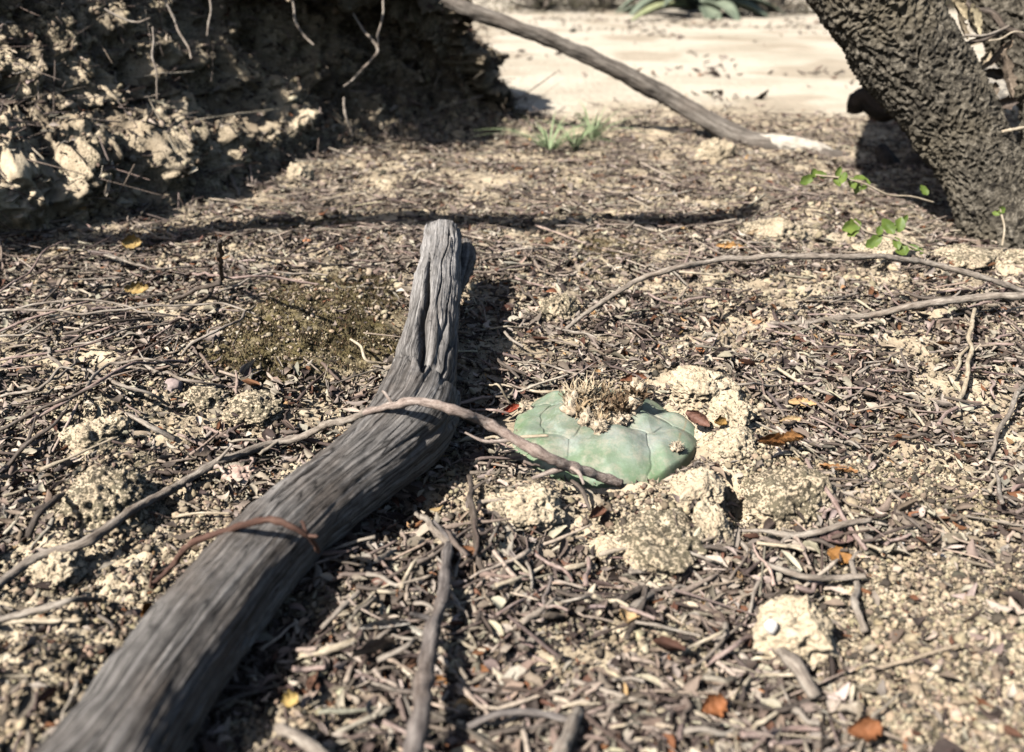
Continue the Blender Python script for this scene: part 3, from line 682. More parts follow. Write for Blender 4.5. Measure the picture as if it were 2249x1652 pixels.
tw = [
 ([(-60,1330,.003,1.2),(0,1282,.004,1.25),(80,1232,.006,1.3),(190,1195,.008,1.4),(300,1115,.007,1.4),(420,1052,.005,1.4),(520,1002,.006,1.35),(620,968,.006,1.3),(720,932,.014,1.2),(800,905,.029,1.2)], TWA, 'long knotty grey twig running from the left edge to the log', [(.55,6,2,6,.7),(.3,-5,-6,2,.7)]),
 ([(796,906,.0285,1.1),(860,888,.0335,1.25),(930,892,.0350,1.35),(1000,905,.031,1.45),(1060,925,.024,1.5),(1120,958,.018,1.6),(1190,996,.0160,1.85),(1260,1030,.0115,1.7),(1362,1062,.0020,1.4)], TWK, 'knobbly pinkish grey twig crossing over the log onto the cactus', [(.12,-4,4,3,.6),(.62,-16,1,2,.7),(.82,4,-9,-1,.9),(.84,-12,-4,-2,1.2)]),
 ([(330,1290,.002,.7),(370,1240,.006,.8),(430,1190,.018,.9),(505,1156,.029,.9),(560,1143,.0335,.9),(620,1146,.0335,.85),(665,1172,.028,.7),(700,1212,.018,.5)], TWR, 'thin reddish brown stem arched over the middle of the log', [(.93,3,-2,1,.5),(.97,-2,3,2,.5),(.0,3,1,8,.4)]),
 ([(986,1192,.006,1.1),(978,1270,.009,1.6),(955,1370,.012,1.75),(938,1440,.013,2.1),(918,1540,.014,1.9),(905,1652,.013,2.1),(895,1760,.012,2.2)], TWM, 'thick out of focus grey twig rising from the bottom edge', [(.45,-6,-1,3,.8),(.02,-5,9,1,.9)]),
 ([(908,1112,.004,.7),(940,1150,.005,.9),(985,1192,.006,1.1)], TWA, 'thin grey offshoot at the top of the thick bottom twig', []),
 ([(1030,1045,.006,.8),(1032,1100,.007,1.0),(1042,1170,.006,1.0),(1050,1230,.005,.9),(1110,1300,.004,1.0)], TWD, 'crooked dark bluish grey twig left below the cactus', [(.3,6,1,2,.6)]),
 ([(1240,726,.004,.9),(1290,685,.012,1.1),(1390,622,.026,1.2),(1480,588,.033,1.3),(1570,570,.036,1.3),(1680,562,.037,1.3),(1830,563,.036,1.3),(1960,568,.032,1.3),(2060,585,.026,1.35),(2160,610,.018,1.4),(2290,655,.006,1.4)], TWA, 'long slender grey twig arching high above the litter behind the cactus', [(.2,1,0,3,.5),(.42,1,0,4,.5),(.6,-2,1,3,.5),(.75,1,0,3,.5)]),
 ([(1690,710,.003,.9),(1790,705,.004,1.2),(1900,695,.006,1.5),(2000,675,.010,1.6),(2100,658,.014,1.7),(2290,646,.018,1.8)], TWA, 'straight greyish twig below the arching twig at the right edge', [(.7,8,6,3,.7),(.2,-3,0,3,.5)]),
 ([(1985,640,.010,.7),(2060,655,.009,.9),(2150,652,.008,.8)], TWD, 'dark short twig between the two long right hand twigs', []),
 ([(1770,1008,.004,.6),(1805,1060,.006,.7),(1840,1120,.006,.7),(1872,1182,.004,.7),(1902,1208,.003,.6)], TWP, 'thin mauve grey twig slanting down the black speckled clod', []),
 ([(1855,1110,.003,.5),(1880,1160,.004,.5),(1902,1210,.003,.5)], TWS, 'thin straw coloured stem right of the mauve twig', []),
 ([(1612,1166,.003,.5),(1680,1172,.004,.7),(1732,1176,.006,.9),(1800,1164,.007,.9),(1860,1150,.007,.9),(1912,1142,.006,.7)], TWA, 'grey twig lying level over the foot of the slanting mauve twig', [(.5,-3,-5,0,.8)]),
 ([(1610,1170,.003,.6),(1650,1225,.004,.8),(1700,1250,.005,.8),(1780,1268,.006,.8),(1860,1268,.005,.8),(1900,1265,.004,.8)], TWA, 'curved grey twig passing under the orange seed pod', []),
 ([(1868,1232,.005,.7),(1880,1290,.006,.9),(1892,1340,.006,.9),(1900,1388,.005,.9)], TWA, 'short upright grey twig right of the big pale clod', [(.1,4,3,1,.5)]),
 ([(2140,680,.010,.8),(2130,760,.008,.9),(2115,850,.005,.9),(2105,912,.003,.8)], TWS, 'pale upright stalk standing in litter near right edge', [(.3,-5,2,2,.5),(.5,5,3,1,.5)]),
 ([(2245,850,.006,.9),(2215,905,.006,.9),(2190,960,.005,.8),(2170,1010,.003,.7)], TWA, 'grey forked twig at the right edge level with the cactus', [(.3,8,6,1,.6)]),
 ([(1085,842,.003,.5),(1180,858,.004,.6),(1260,856,.004,.6),(1300,862,.003,.5)], TWS, 'pale straw twig just behind the left side of the cactus', []),
 ([(1066,845,.006,.4),(1095,850,.014,.4),(1110,868,.012,.4),(1120,888,.006,.4)], TWS, 'fine cream hooked stem above the red leaf', []),
 ([(1066,963,.009,.5),(1120,961,.0165,.5),(1180,960,.0180,.5),(1204,957,.0200,.45)], TWS, 'short straw splinter resting on the left rim of the cactus', []),
 ([(1255,1055,.008,.6),(1280,1085,.006,.7),(1295,1120,.003,.5)], TWD, 'small dark stick hanging below the cactus rim', []),
 ([(1180,1283,.003,.6),(1220,1255,.004,.8),(1260,1240,.005,.8),(1300,1238,.003,.6)], TWS, 'pale curved twig centred in the litter below the cactus', []),
 ([(1535,1345,.003,.5),(1580,1240,.002,.5)], TWS, 'thin straw piece below the speckled clod', []),
 ([(770,745,.006,.5),(800,770,.010,.6),(815,790,.008,.6),(850,800,.003,.5)], TWS, 'kinked pale twig on the moss beside the log', []),
 ([(270,905,.003,.7),(330,935,.005,.9),(385,965,.004,.8)], TWA, 'short grey twig above the speckled hump', []),
 ([(505,1128,.004,.4),(440,1125,.004,.4),(385,1135,.003,.4)], TWS, 'thin cream curl of stem left of the log', []),
 ([(-40,1370,.005,.9),(60,1345,.006,.9),(140,1325,.007,.8),(220,1318,.004,.7)], TWA, 'grey twig below the rounded cream stone', []),
 ([(-20,1372,.004,.5),(80,1368,.005,.6),(180,1362,.003,.5)], TWS, 'straw stalk lying at the left edge', []),
 ([(60,1180,.010,.9),(75,1140,.013,1.0),(110,1115,.012,1.0),(140,1085,.007,.7)], TWD, 'bent dark twig left of the speckled hump', []),
 ([(705,1380,.004,.6),(740,1345,.006,.7),(790,1300,.005,.6)], TWA, 'slim straight twig in the log shadow', []),
 ([(660,1440,.004,.9),(720,1425,.006,.9),(790,1405,.004,.8)], TWS, 'tan straight stick right of the log near the bottom', []),
 ([(610,1598,.007,1.1),(660,1625,.009,1.3),(720,1665,.008,1.3)], TWA, 'blurred stubby twig at the bottom edge', []),
 ([(1270,1560,.006,1.2),(1245,1610,.008,1.5),(1215,1690,.008,1.6)], TWA, 'blurred crooked twig at the bottom centre', []),
 ([(1700,1420,.005,1.6),(1755,1475,.007,1.7),(1790,1530,.006,1.5)], TWA, 'blurred grey stick emerging from under the big pale clod', []),
 ([(1370,1350,.003,.9),(1440,1300,.004,.8)], TWA, 'short grey stick pointing at the speckled clod', []),
 ([(1020,1600,.006,.7),(1090,1578,.008,.8),(1160,1572,.008,.8),(1260,1585,.006,.7)], TWM, 'blurred arched twig along the bottom centre litter', []),
 ([(1350,1330,.005,.8),(1420,1290,.006,.9),(1375,1400,.004,.8)], TWD, 'dark bent twig among the litter below the cactus', []),
 ([(330,770,.004,.6),(470,630,.009,1.1),(484,600,.020,1.1),(482,530,.052,.9)], TWD, 'dark elbowed twig standing upright left of the log top', []),
 ([(380,658,.004,.9),(430,640,.010,1.0),(484,622,.016,1.1)], TWD, 'dark sideways prong meeting the upright elbowed twig', []),
 ([(640,262,.010,1.4),(690,300,.008,1.7),(740,340,.003,1.3)], TWA, 'short grey twig jutting from the foot of the bank', []),
 ([(455,335,.020,1.6),(500,375,.010,1.9),(525,430,.002,1.5)], TWA, 'grey stick leaning on the lumpy bank foot', []),
]
for i, (pts, m, lb, br) in enumerate(tw):
    twig(pts, m, lb, seed=i+1, branches=br, jt=.08 if 'slender' in lb or 'straight' in lb or 'thick out' in lb else .32)
# heap at the left: grey twigs, each its own
heap = [[(-30,705),(70,672),(150,662),(260,668),(330,690),(390,695)],[(-30,690),(60,678),(180,690),(330,672),(480,668),(560,690)],[(-30,740),(90,690),(200,660),(300,640)],
 [(140,733),(220,712),(300,706),(330,700)],[(165,755),(240,740),(300,715),(420,706)],[(-30,885),(50,860),(110,840),(160,800),(175,760)],[(60,930),(120,890),(200,850),(290,800),(410,795)],
 [(-30,960),(60,915),(150,870),(200,812)],[(180,812),(260,845),(330,870),(370,890)],[(100,765),(130,800),(160,825)],[(0,640),(60,600),(110,545),(160,525)],[(60,690),(120,640),(150,590)],
 [(190,850),(240,800),(330,790),(390,805)],[(400,780),(440,740),(520,700),(560,672)],[(-30,800),(60,780),(150,770),(250,740)],[(20,1020),(60,980),(120,930),(160,900)],[(-30,745),(40,735),(130,700),(230,690)],
 [(300,800),(400,830),(500,850)],[(420,600),(500,612),(600,610),(700,625)],[(560,560),(680,575),(800,590)],[(480,640),(600,600),(720,605)],[(230,560),(330,590),(420,585)]]
HL = ['top long straight twig of the heap, reaching furthest right of the pale fork', 'second level twig of the left heap, ending near the moss', 'twig bowed upward beneath the top long twigs of the left heap', 'short level twig inside the bow of the left heap', 'arched pale twig in the middle of the left heap', 'steep twig rising at the lower left of the heap', 'long slanting twig along the lower right of the left heap', 'twig climbing from the left edge above the pale crumbly clod', 'twig sloping down toward the mauve pebble from the left heap', 'tiny steep prong in the centre of the left heap', 'twig rising from the left edge towards the bank shadow', 'short steep twig standing above the left heap', 'wavy twig below the middle of the left heap', 'elbowed prong meeting the upper right end of the left heap', 'bowed twig crossing the left edge above the lower twigs', 'lowest twig at the left edge above the lichen speckled hump', 'thin twig hugging the left edge under the bowed one', 'short twig pointing at the mauve pebble', 'long pale twig lying behind the left heap toward the log top', 'pale twig touching the log just below its broken tip', 'thin level twig behind the moss patch', 'thin twig near the dark shadow band above the left heap']
for i, pts in enumerate(heap):
    r0 = float(rng.uniform(.45, .95)); k = len(pts)
    xyr = [(x, y, .003+.007*math.sin(math.pi*j/(k-1))+.006*float(rng.uniform(0, 1)), r0*(1-.35*j/(k-1))) for j, (x, y) in enumerate(pts)]
    twig(xyr, [TWA, TWA, TWP, TWD][i % 4], HL[i], group=G2, seed=60+i, branches=[(.4, float(rng.uniform(-12, 12)), float(rng.uniform(-4, 14)), 3, .6)] if i % 2 else [])
# more medium sticks over the litter, each told by its colour and its nearest landmark
G3 = 'short dry sticks scattered over the litter'
LMK = [(1742,1400,'the big pale clod'),(1445,1190,'the dark speckled round clod'),(1326,980,'the green cactus'),(1622,1115,'the dark hole'),(1740,1060,'the black speckled clod'),(1843,1222,'the orange brown seed pod'),
 (960,1300,'the thick bottom twig'),(1240,720,'the foot of the arching twig'),(1680,565,'the crown of the arching twig'),(2180,650,'the straight right hand twig'),(1222,680,'the crusty lump behind the log'),(1950,530,'the lower green sprig'),
 (1375,1358,'the tan oval leaflet'),(860,1400,'the white bark strip'),(1974,1202,'the glossy white pebble'),(2110,820,'the pale upright stalk'),(1565,1550,'the blurred russet leaf'),(1120,902,'the dark red leaf'),(1690,975,'the rusty crumpled leaves'),(1150,1120,'the pale soil lump'),(1690,520,'the pale mound'),(2200,960,'the forked twig'),(700,770,'the moss patch'),(1000,1600,'the blurred arched twig'),(1900,1600,'the lower right russet leaf')]
seen = set(); k = 0; tries = 0
while k < 130 and tries < 1500:
    tries += 1
    xd = float(rng.uniform(650, 2200)); yd = float(rng.uniform(560, 1620))
    if (1080 < xd < 1600 and 830 < yd < 1080) or (yd > 850 and xd < 1050 and (xd-1000)+(yd-950)*.95 < 150) or (860 < xd < 1050 and yd < 1000): continue
    p = gp(xd, yd)
    if dens_litter(np.array([p[0]]), np.array([p[1]]))[0] < .3: continue
    L_ = float(rng.uniform(60, 170))*(.6+.5*(yd-500)/1100); an = float(rng.normal(0, .7)); r0 = float(rng.uniform(.35, .85))
    j = min(range(len(LMK)), key=lambda q: (LMK[q][0]-xd)**2+((LMK[q][1]-yd)*1.7)**2); dx = xd-LMK[j][0]; dy = (yd-LMK[j][1])*1.7
    rel_ = ('just right of' if dx > 0 else 'just left of') if abs(dx) > abs(dy) else ('in front of' if dy > 0 else 'behind')
    c_ = rng.integers(0, 4); lb = '%s %s dry stick lying %s %s' % ('longer' if L_ > 105 else 'short', ['grey', 'straw coloured', 'pinkish grey', 'dark'][c_], rel_, LMK[j][2])
    if lb in seen: continue
    seen.add(lb); bnd = float(rng.normal(0, .10))*L_
    pts = [(xd+t*L_*math.cos(an), yd+t*L_*math.sin(an)*.55+bnd*(.25-t*t), .0040+.003*float(rng.uniform(0, 1)), r0*(1-.3*(t+.5))) for t in (-.5, -.17, .17, .5)]
    twig(pts, [TWA, TWS, TWP, TWD][c_], lb, group=G3, seed=100+k, seg=9); k += 1

# ------------------------------------------------------------------ single leaves and seeds
def leafmat(c): 
    return plain("leaf_%d" % int(c[0]*1000), tuple(v*.6 for v in c), c, 500, .6, .0005)
def leaf(xd, yd, lpx, wpx, ang, c, label, lift=.003, curl=1.0, bend=.3, cat='leaf', name='dry_leaf', tilt=(0, 0), seed=0, depth=None):
    p = gp(xd, yd, lift) if depth is None else at_depth(xd, yd, depth)
    dep = p[1]*CP+(H-p[2])*SP; sx = lpx/FD*dep; sy = wpx/FD*dep
    V, F = leaflet(16, 11, curl, bend, .2, 0, seed); V0 = V.copy()
    V[:, 2] += .012*fbm3(V*6, 1, 2, seed); V = V*np.array([sx, sy, (sx+sy)/2])
    # thickness
    T_ = np.array([0, 0, .00018]); n = len(V); V = np.vstack([V+T_, V-T_]); F = np.vstack([F, F[:, ::-1]+n])
    o = mk(name, V, F, leafmat(c)); o.location = [float(v) for v in p]; o.rotation_euler = (tilt[0], tilt[1], ang)
    return tag(o, label, cat)
leaves = [
 (1122,902,46,24,.5,(.32,.06,.03),'dark red leaf beside the left of the cactus',.004,(.5,-.2),1.0),
 (1843,1222,56,44,-.3,(.36,.17,.05),'orange brown seed pod lying right of the big pale clod',.004,(.6,.2),.4),
 (1375,1358,30,62,1.3,(.55,.36,.18),'tan oval leaflet below the cactus',.004,(.3,0),1.2),
 (1602,546,60,20,-.25,(.62,.33,.12),'orange leaf lying behind the arching twig',.004,(.6,0),.8),
 (1690,975,70,40,.3,(.30,.13,.045),'rusty crumpled leaf on top of the black speckled clod',.009,(.5,.3),1.5),
 (1735,968,60,34,-.5,(.36,.17,.06),'second rusty curled leaf on the black speckled clod',.010,(.4,-.4),1.5),
 (1840,1032,80,14,-.35,(.40,.20,.08),'narrow orange brown sliver right of the rusty leaves',.004,(.2,0),.5),
 (1532,922,60,46,-.6,(.20,.10,.07),'ribbed brown seed husk at the cactus right side',.006,(.8,.3),1.3),
 (1580,930,34,36,.4,(.45,.26,.08),'small golden curled leaf beside the brown husk',.005,(.6,.3),1.3),
 (1390,835,60,30,.2,(.26,.11,.06),'reddish brown leaf behind the cactus',.004,(.6,0),1.0),
 (1760,888,60,24,-.2,(.60,.38,.18),'pale orange leaf chip right of the cactus',.004,(.5,0),.5),
 (1735,925,50,24,.1,(.55,.38,.20),'golden tan leaf chip above the black clod',.005,(.5,0),.8),
 (845,1375,110,34,.25,(.66,.60,.52),'bright curled pale bark strip above the tan leaf',.006,(.7,.1),1.6),
 (930,1400,100,22,-.6,(.66,.60,.50),'thin white curved bark shaving crossing behind the thick twig',.006,(.5,0),1.2),
 (820,1430,110,34,.65,(.30,.235,.18),'large folded greyish tan leaf near the bottom',.006,(.3,.2),1.4),
 (1000,1470,44,44,.8,(.58,.47,.32),'round cream seed beside the thick bottom twig',.005,(.5,.2),.8),
 (965,1500,36,34,.4,(.42,.19,.06),'orange brown leaf bit left of the bottom twig',.004,(.4,0),.8),
 (636,1535,36,40,.4,(.62,.42,.14),'yellowish leaf at the bottom beside the log',.006,(.8,0),.6),
 (878,1308,24,34,1.2,(.55,.29,.16),'small orange leaf standing in the litter below the log bend',.004,(.7,0),.6),
 (322,1345,34,60,1.2,(.42,.17,.04),'orange leaf hanging from the reddish stem',.008,(1.2,0),.6),
 (1835,1185,70,40,-.1,(.22,.14,.12),'mauve brown leaf above the orange seed pod',.004,(.5,0),.8),
 (1500,1245,30,40,.9,(.20,.13,.12),'dark pointed leaflet left of the big pale clod',.004,(.4,0),.8),
 (1310,1130,50,36,.7,(.17,.08,.05),'brown curled leaf under the cream pebble',.004,(.5,0),1.3),
 (290,535,40,44,.4,(.5,.33,.12),'yellow brown leaf behind the twig heap',.008,(1.0,0),1.2),
 (300,635,50,34,.3,(.5,.33,.12),'golden leaf above the twig heap at left',.006,(1.0,0),.8),
 (1565,1550,60,60,.4,(.34,.13,.05),'blurred russet leaf at the bottom right of centre',.006,(.6,0),.9),
 (1895,1600,80,60,.2,(.30,.12,.05),'blurred russet leaf at the bottom right',.008,(.7,0),.9),
 (1665,515,60,20,.2,(.5,.36,.22),'tan leaf lying beside the shadow line',.004,(.5,0),.5),
]
for i, (x, y, l, w_, an, c, lb, lf, tl, cu) in enumerate(leaves):
    leaf(x, y, l, w_, an, c, lb, lf, cu, .3, 'seed' if 'seed' in lb else 'leaf', 'seed_pod' if 'seed' in lb else 'dry_leaf', tl, i)

# ------------------------------------------------------------------ peyote cactus
RC = .0375; HC = .0116
CM, ct, cb = mat("cactus_skin"); co = objco(ct)
n1 = noise(ct, co, 55, 4, .6); n2 = noise(ct, co, 260, 4, .65); n3 = noise(ct, co, 1500, 2, .6)
cc = ramp(ct, n1, [(.32, (.15, .185, .115)), (.5, (.215, .25, .195)), (.66, (.30, .325, .285))])
cc = mix(ct, mth(ct, 'MULTIPLY', ramp(ct, n2, [(.5, 0), (.75, 1)]), .5), cc, (.42, .49, .42))
cc = mix(ct, mth(ct, 'MULTIPLY', attr(ct, 'green').outputs['Fac'], .55), cc, (.12, .225, .075))
nd = noise(ct, co, 160, 5, .75); cc = mix(ct, mth(ct, 'MULTIPLY', ramp(ct, nd, [(.46, 0), (.66, 1)]), .60), cc, (.42, .37, .28))
cc = mix(ct, mth(ct, 'MULTIPLY', attr(ct, 'scar').outputs['Fac'], .8), cc, (.33, .25, .15))
cc = mix(ct, .25, cc, ramp(ct, n3, [(.3, .55), (.6, 1.0)]), 'MULTIPLY')
ct.links.new(cc, cb.inputs['Base Color']); cb.inputs['Roughness'].default_value = .62; cb.inputs['Specular IOR Level'].default_value = .3
cb.inputs['Subsurface Weight'].default_value = .05; cb.inputs['Subsurface Radius'].default_value = (.6, 1, .4); cb.inputs['Subsurface Scale'].default_value = .0015
bump(ct, cb, n2, .0005, .5)
WOOL = plain("cream_wool", (.36, .27, .18), (.68, .57, .42), 700, .95, .0006, .1)
DRYF = plain("dried_flower", (.20, .12, .06), (.52, .40, .25), 500, .8, .0004, .2)
cac = empty('cactus', CC, 'flat grey green spineless cactus button with a dry woolly centre', 'cactus')
sites = np.array([(-.80,.30),(.60,-.55),(.45,.60),(-.02,-.48),(.30,.08),(-.30,.10),(-.62,-.62),(-.45,.72),(.95,.15),(.05,.95)])
def cactus_h(u, v):
    uu = u+.26*perlin2(u*1.7, v*1.7, 501)+.045*perlin2(u*6, v*6, 502); vv = v+.26*perlin2(u*1.7+9, v*1.7, 503)+.045*perlin2(u*6+4, v*6, 504)
    d = np.sqrt((uu[..., None]-sites[:, 0])**2+(vv[..., None]-sites[:, 1])**2); ds = np.sort(d, -1)
    e = ds[..., 1]-ds[..., 0]; r = np.sqrt(u*u+v*v)
    dome = HC*np.clip(1-r**2.4, 0, 1)**.62
    zz = dome+.0036*sstep(0, .55, e)*(1-.5*r) - .0006*np.exp(-(e/.018)**2)*sstep(0.15, .35, r) - .0035*np.exp(-(r/.17)**2)
    zz = zz+.0009*perlin2(u*3, v*3, 505)
    return zz, e, d
nr, na = 240, 420
rr = np.linspace(0.0005, 1, nr)**.9; aa = np.linspace(0, 2*np.pi, na, endpoint=False)
RR, AA = np.meshgrid(rr, aa, indexing='ij'); sx = 1+.03*np.cos(3*AA+1)+.025*np.cos(5*AA)
U_ = RR*np.cos(AA); V_ = RR*np.sin(AA); zz, e_, d_ = cactus_h(U_, V_)
under = sstep(.90, 1, RR)
VV = np.stack([U_*RC*sx*(1-.05*under), V_*RC*sx*(1-.05*under), zz-.004*under-.0005], -1).reshape(-1, 3)
green = np.clip(sstep(.45, 1, RR)+.5*perlin2(U_*4, V_*4, 506), 0, 1).ravel()*.9
scar = (np.exp(-((np.abs(U_-.80-.10*np.sin(V_*4))/.012)**2))*(np.abs(V_+.1) < .35)).ravel()*np.clip(perlin2(U_*20, V_*20, 507).ravel()+.6, 0, 1)
rim = sstep(0, 1, np.exp(-(np.abs(e_)/.02)**2)).ravel()*0
# skirt into the soil
ring = VV.reshape(nr, na, 3)[-1].copy(); ring[:, 2] = -.008; ring[:, :2] *= .9
VV = np.vstack([VV, ring]); F = np.vstack([grid_faces(nr, na, True), np.stack([(nr-1)*na+np.arange(na), (nr-1)*na+(np.arange(na)+1) % na, nr*na+(np.arange(na)+1) % na, nr*na+np.arange(na)], 1)])
ROT = R(0)
mk('body', VV, F, CM, cac, {'green': np.concatenate([green, np.ones(na)]), 'scar': np.concatenate([scar, np.zeros(na)])})
def csurf(u, v): return np.array([u*RC, v*RC, float(cactus_h(np.array([u]), np.array([v]))[0][0])])
def wool(name, c, r, h, m, nf, seed, fl=1.0, thick=.00012):
    r_ = np.random.default_rng(seed); V, F = ico(3)
    core = V*(1+.75*fbm3(V+seed, 1.8, 4, seed, .65))[:, None]*np.array([r, r, h])*.8+c+np.array([0, 0, h*.25])
    parts = [(core, [F], core)]
    for i in range(nf):
        d = r_.normal(size=3); d[2] = abs(d[2])+.2; d /= np.linalg.norm(d); b = c+d*np.array([r, r, h])*r_.uniform(.4, .85)+np.array([0, 0, h*.2])
        L_ = fl*r*r_.uniform(.15, .5); t1 = b+d*L_*.5+r_.normal(0, r*.12, 3); t2 = b+d*L_+r_.normal(0, r*.25, 3)
        sd_ = np.cross(d, r_.normal(size=3)); sd_ /= np.linalg.norm(sd_); k_ = thick*r_.uniform(.6, 1.5)
        pv = np.array([b-sd_*k_, b+sd_*k_, t1+sd_*k_*.8, t1-sd_*k_*.8, t2])
        parts.append((pv, [np.array([[0,1,2,3]]), np.array([[3,2,4]])], pv))
    V, F, _ = merge(parts); return mk(name, V, F, m, cac)
for i, (u, v, r, h, nf) in enumerate([(-.76,.36,.0034,.0026,160),(.66,-.50,.0027,.0020,160),(.42,.56,.0040,.0044,160),(-.05,-.34,.0034,.0040,220),(-.30,.02,.0040,.0055,220),(.30,.02,.0034,.0050,200),(0,.08,.0070,.0062,320),(-.12,-.06,.0040,.0036,200),(-.20,.26,.0040,.0045,160),(.22,-.10,.0030,.0030,120),(.14,-.16,.0030,.0034,160),(-.16,-.14,.0036,.0046,200)]):
    o = wool('wool_tuft', csurf(u, v), r, h, WOOL, nf, 520+i)
DRYT = plain("dried_flower_tan", (.34, .25, .15), (.64, .53, .37), 500, .85, .0004, .15)
def petals(c, n, hgt, rad, seed, m, spread=.5, wd_=1.0):
    r_ = np.random.default_rng(seed); parts = []
    for i in range(n):
        a_ = r_.uniform(0, 2*np.pi); o_ = np.array([math.cos(a_), math.sin(a_), 0])*rad*r_.uniform(.1, 1); hh = hgt*r_.uniform(.45, 1); k_ = 6
        t = np.linspace(0, 1, k_)[:, None]; bend_ = r_.normal(0, .38, 3)*hh; bend_[2] = 0
        C_ = c+o_*(1+spread*t*r_.uniform(-.6, 1.2))+np.array([0, 0, hh])*t+bend_*t**2+r_.normal(0, hh*.06, (k_, 3))
        sd_ = np.array([-math.sin(a_+r_.normal(0, .5)), math.cos(a_), r_.normal(0, .2)]); w_ = wd_*(r_.uniform(.0002, .0008))*np.sin(np.pi*np.clip(t*.85+.12, 0, 1))
        fo = np.cross(sd_, [0, 0, 1])*w_*.5
        pv = np.concatenate([C_-sd_*w_, C_+fo, C_+sd_*w_]); pv = pv.reshape(3, k_, 3).transpose(1, 0, 2).reshape(-1, 3)
        parts.append((pv, [grid_faces(k_, 3)], pv))
    V, F, _ = merge(parts); return mk('dried_flower', V, F, m, cac)
DRYD = plain("dried_flower_dark", (.05, .032, .02), (.20, .13, .075), 500, .8, .0004, .2)  # dark petals; some stand in for the crown's dark cavities
petals(csurf(-.14, .14), 70, .0125, .0024, 540, DRYT, .4, 1.15); petals(csurf(.02, .22), 60, .0098, .0034, 541, DRYF, .5, 1.0); petals(csurf(-.20, -.02), 50, .0085, .0030, 549, DRYF, .9, 1.1); petals(csurf(.05, -.10), 50, .0075, .0030, 550, DRYT, .9, 1.2); petals(csurf(-.02, .04), 50, .0090, .0045, 551, DRYF, .9, 1.1)
petals(csurf(.15, .0), 60, .0088, .0024, 542, DRYF); petals(csurf(.24, .22), 40, .0070, .0034, 552, DRYF, .9, 1.1); petals(csurf(-.30, .20), 36, .0075, .0030, 553, DRYT, .9, 1.1); petals(csurf(.33, .08), 60, .0088, .0022, 543, DRYD, .5, 1.8); petals(csurf(.08, .10), 90, .0094, .0050, 544, DRYD, .5, 1.6); petals(csurf(.20, -.02), 50, .0085, .0022, 554, DRYD, .5, 1.8); petals(csurf(-.05, .0), 40, .0090, .0022, 555, DRYD, .5, 1.6)
petals(csurf(-.26, .12), 34, .0085, .0022, 545, DRYF); petals(csurf(-.04, -.26), 30, .0060, .0016, 546, DRYF, .2); petals(csurf(.43, .62), 24, .0055, .0018, 547, DRYF)
petals(csurf(-.76, .40), 16, .0036, .0016, 548, DRYF)

# ------------------------------------------------------------------ leaning branch at the back
bp_ = [(900,-60,.82,.0105),(990,8,.82,.0092),(1110,52,.82,.0085),(1230,97,.825,.0088),(1330,142,.83,.0098),(1405,182,.835,.0098),(1480,222,.84,.0105),(1560,268,.83,.0105),(1630,304,.815,.0115),(1700,320,.800,.0118),(1785,337,.79,.0110),(1850,351,.785,.0085),(1905,370,.78,.0050)]
P = np.array([at_depth(a, b, c) for a, b, c, d in bp_]); rd = np.array([d*.80 for *_, d in bp_])
V, F, W = tube(P, rd, 420, 60, lambda W, s, th: (.0016*fbm3(W*np.array([.5, 1, 1]), 90, 3, 601)+.0006*perlin3(W[:, 0]*30, W[:, 1]*400, W[:, 2]*400, 602)).reshape(s.shape))
bre = empty('dead_branch', P[-1], 'long bare grey branch leaning from the bank down to the sand at the back', 'branch')
child('stem', V, F, BRM, bre, {'wood': W})
V, F, W = tube(P[8:12]+np.array([[0, -.001, .0030]]*4), [.0010, .0076, .0080, .0012], 60, 40, lambda W, s, th: (.0008*fbm3(W, 150, 2, 603)).reshape(s.shape))
o = child('peeled_patch', V, F, plain("bleached_wood", (.36,.31,.25), (.66,.60,.50), 90, .8, .002), bre, {'wood': W}); o['label'] = 'bleached white patch of bare wood'
# branch that throws the long shadow across the ground: rooted in the bank, hanging over the clearing
sh = [(-40,556),(150,540),(330,535),(480,518),(620,502),(760,494),(900,492),(1060,498),(1200,500),(1350,492),(1480,496),(1600,492),(1660,478)]
hs = .30; oh = []
for i, (x, y) in enumerate(sh):
    g0 = on_z(x, y); hh = hs+.05*math.sin(i*.5); oh.append(g0+np.array(S[:])/S[2]*hh)
oh = np.array(oh); oh = np.vstack([np.array([[oh[0][0]-.16, oh[0][1]+.30, .26]]), np.array([[oh[0][0]-.08, oh[0][1]+.14, .30]]), oh])
V, F, W = tube(oh, 1.35*np.array([.015,.014,.013,.011,.010,.009,.010,.0105,.011,.009,.008,.007,.0075,.007,.0055]), 400, 30, lambda W, s, th: (.0022*fbm3(W, 60, 3, 611)).reshape(s.shape))
ob = mk('dead_branch', V, F, BRM, attrs={'wood': W}, loc=oh[0]); tag(ob, 'overhanging dead branch reaching out from the bank above the clearing', 'branch')

# ------------------------------------------------------------------ tree at right
def bark_material():
    m, t, b = mat("tree_bark"); co = objco(t)
    n1 = noise(t, co, 170, 5, .7, 1.2); n2 = noise(t, co, 600, 4, .7, .6); n3 = noise(t, co, 20, 3, .5)
    c = ramp(t, n1, [(.36, (.022, .018, .014)), (.50, (.11, .093, .068)), (.66, (.31, .27, .21))])
    c = mix(t, .6, c, ramp(t, n2, [(.32, .3), (.62, 1.0)]), 'MULTIPLY')
    c = mix(t, mth(t, 'MULTIPLY', ramp(t, n3, [(.45, 0), (.7, 1)]), .6), c, (.20, .165, .11))
    c = mix(t, mth(t, 'MULTIPLY', attr(t, 'cavity').outputs['Fac'], .0), c, (.02, .016, .012))
    t.links.new(c, b.inputs['Base Color']); b.inputs['Roughness'].default_value = .85; b.inputs['Specular IOR Level'].default_value = .3
    bump(t, b, mth(t, 'ADD', n1, mth(t, 'MULTIPLY', n2, .5)), .0022, 1.0)
    return m
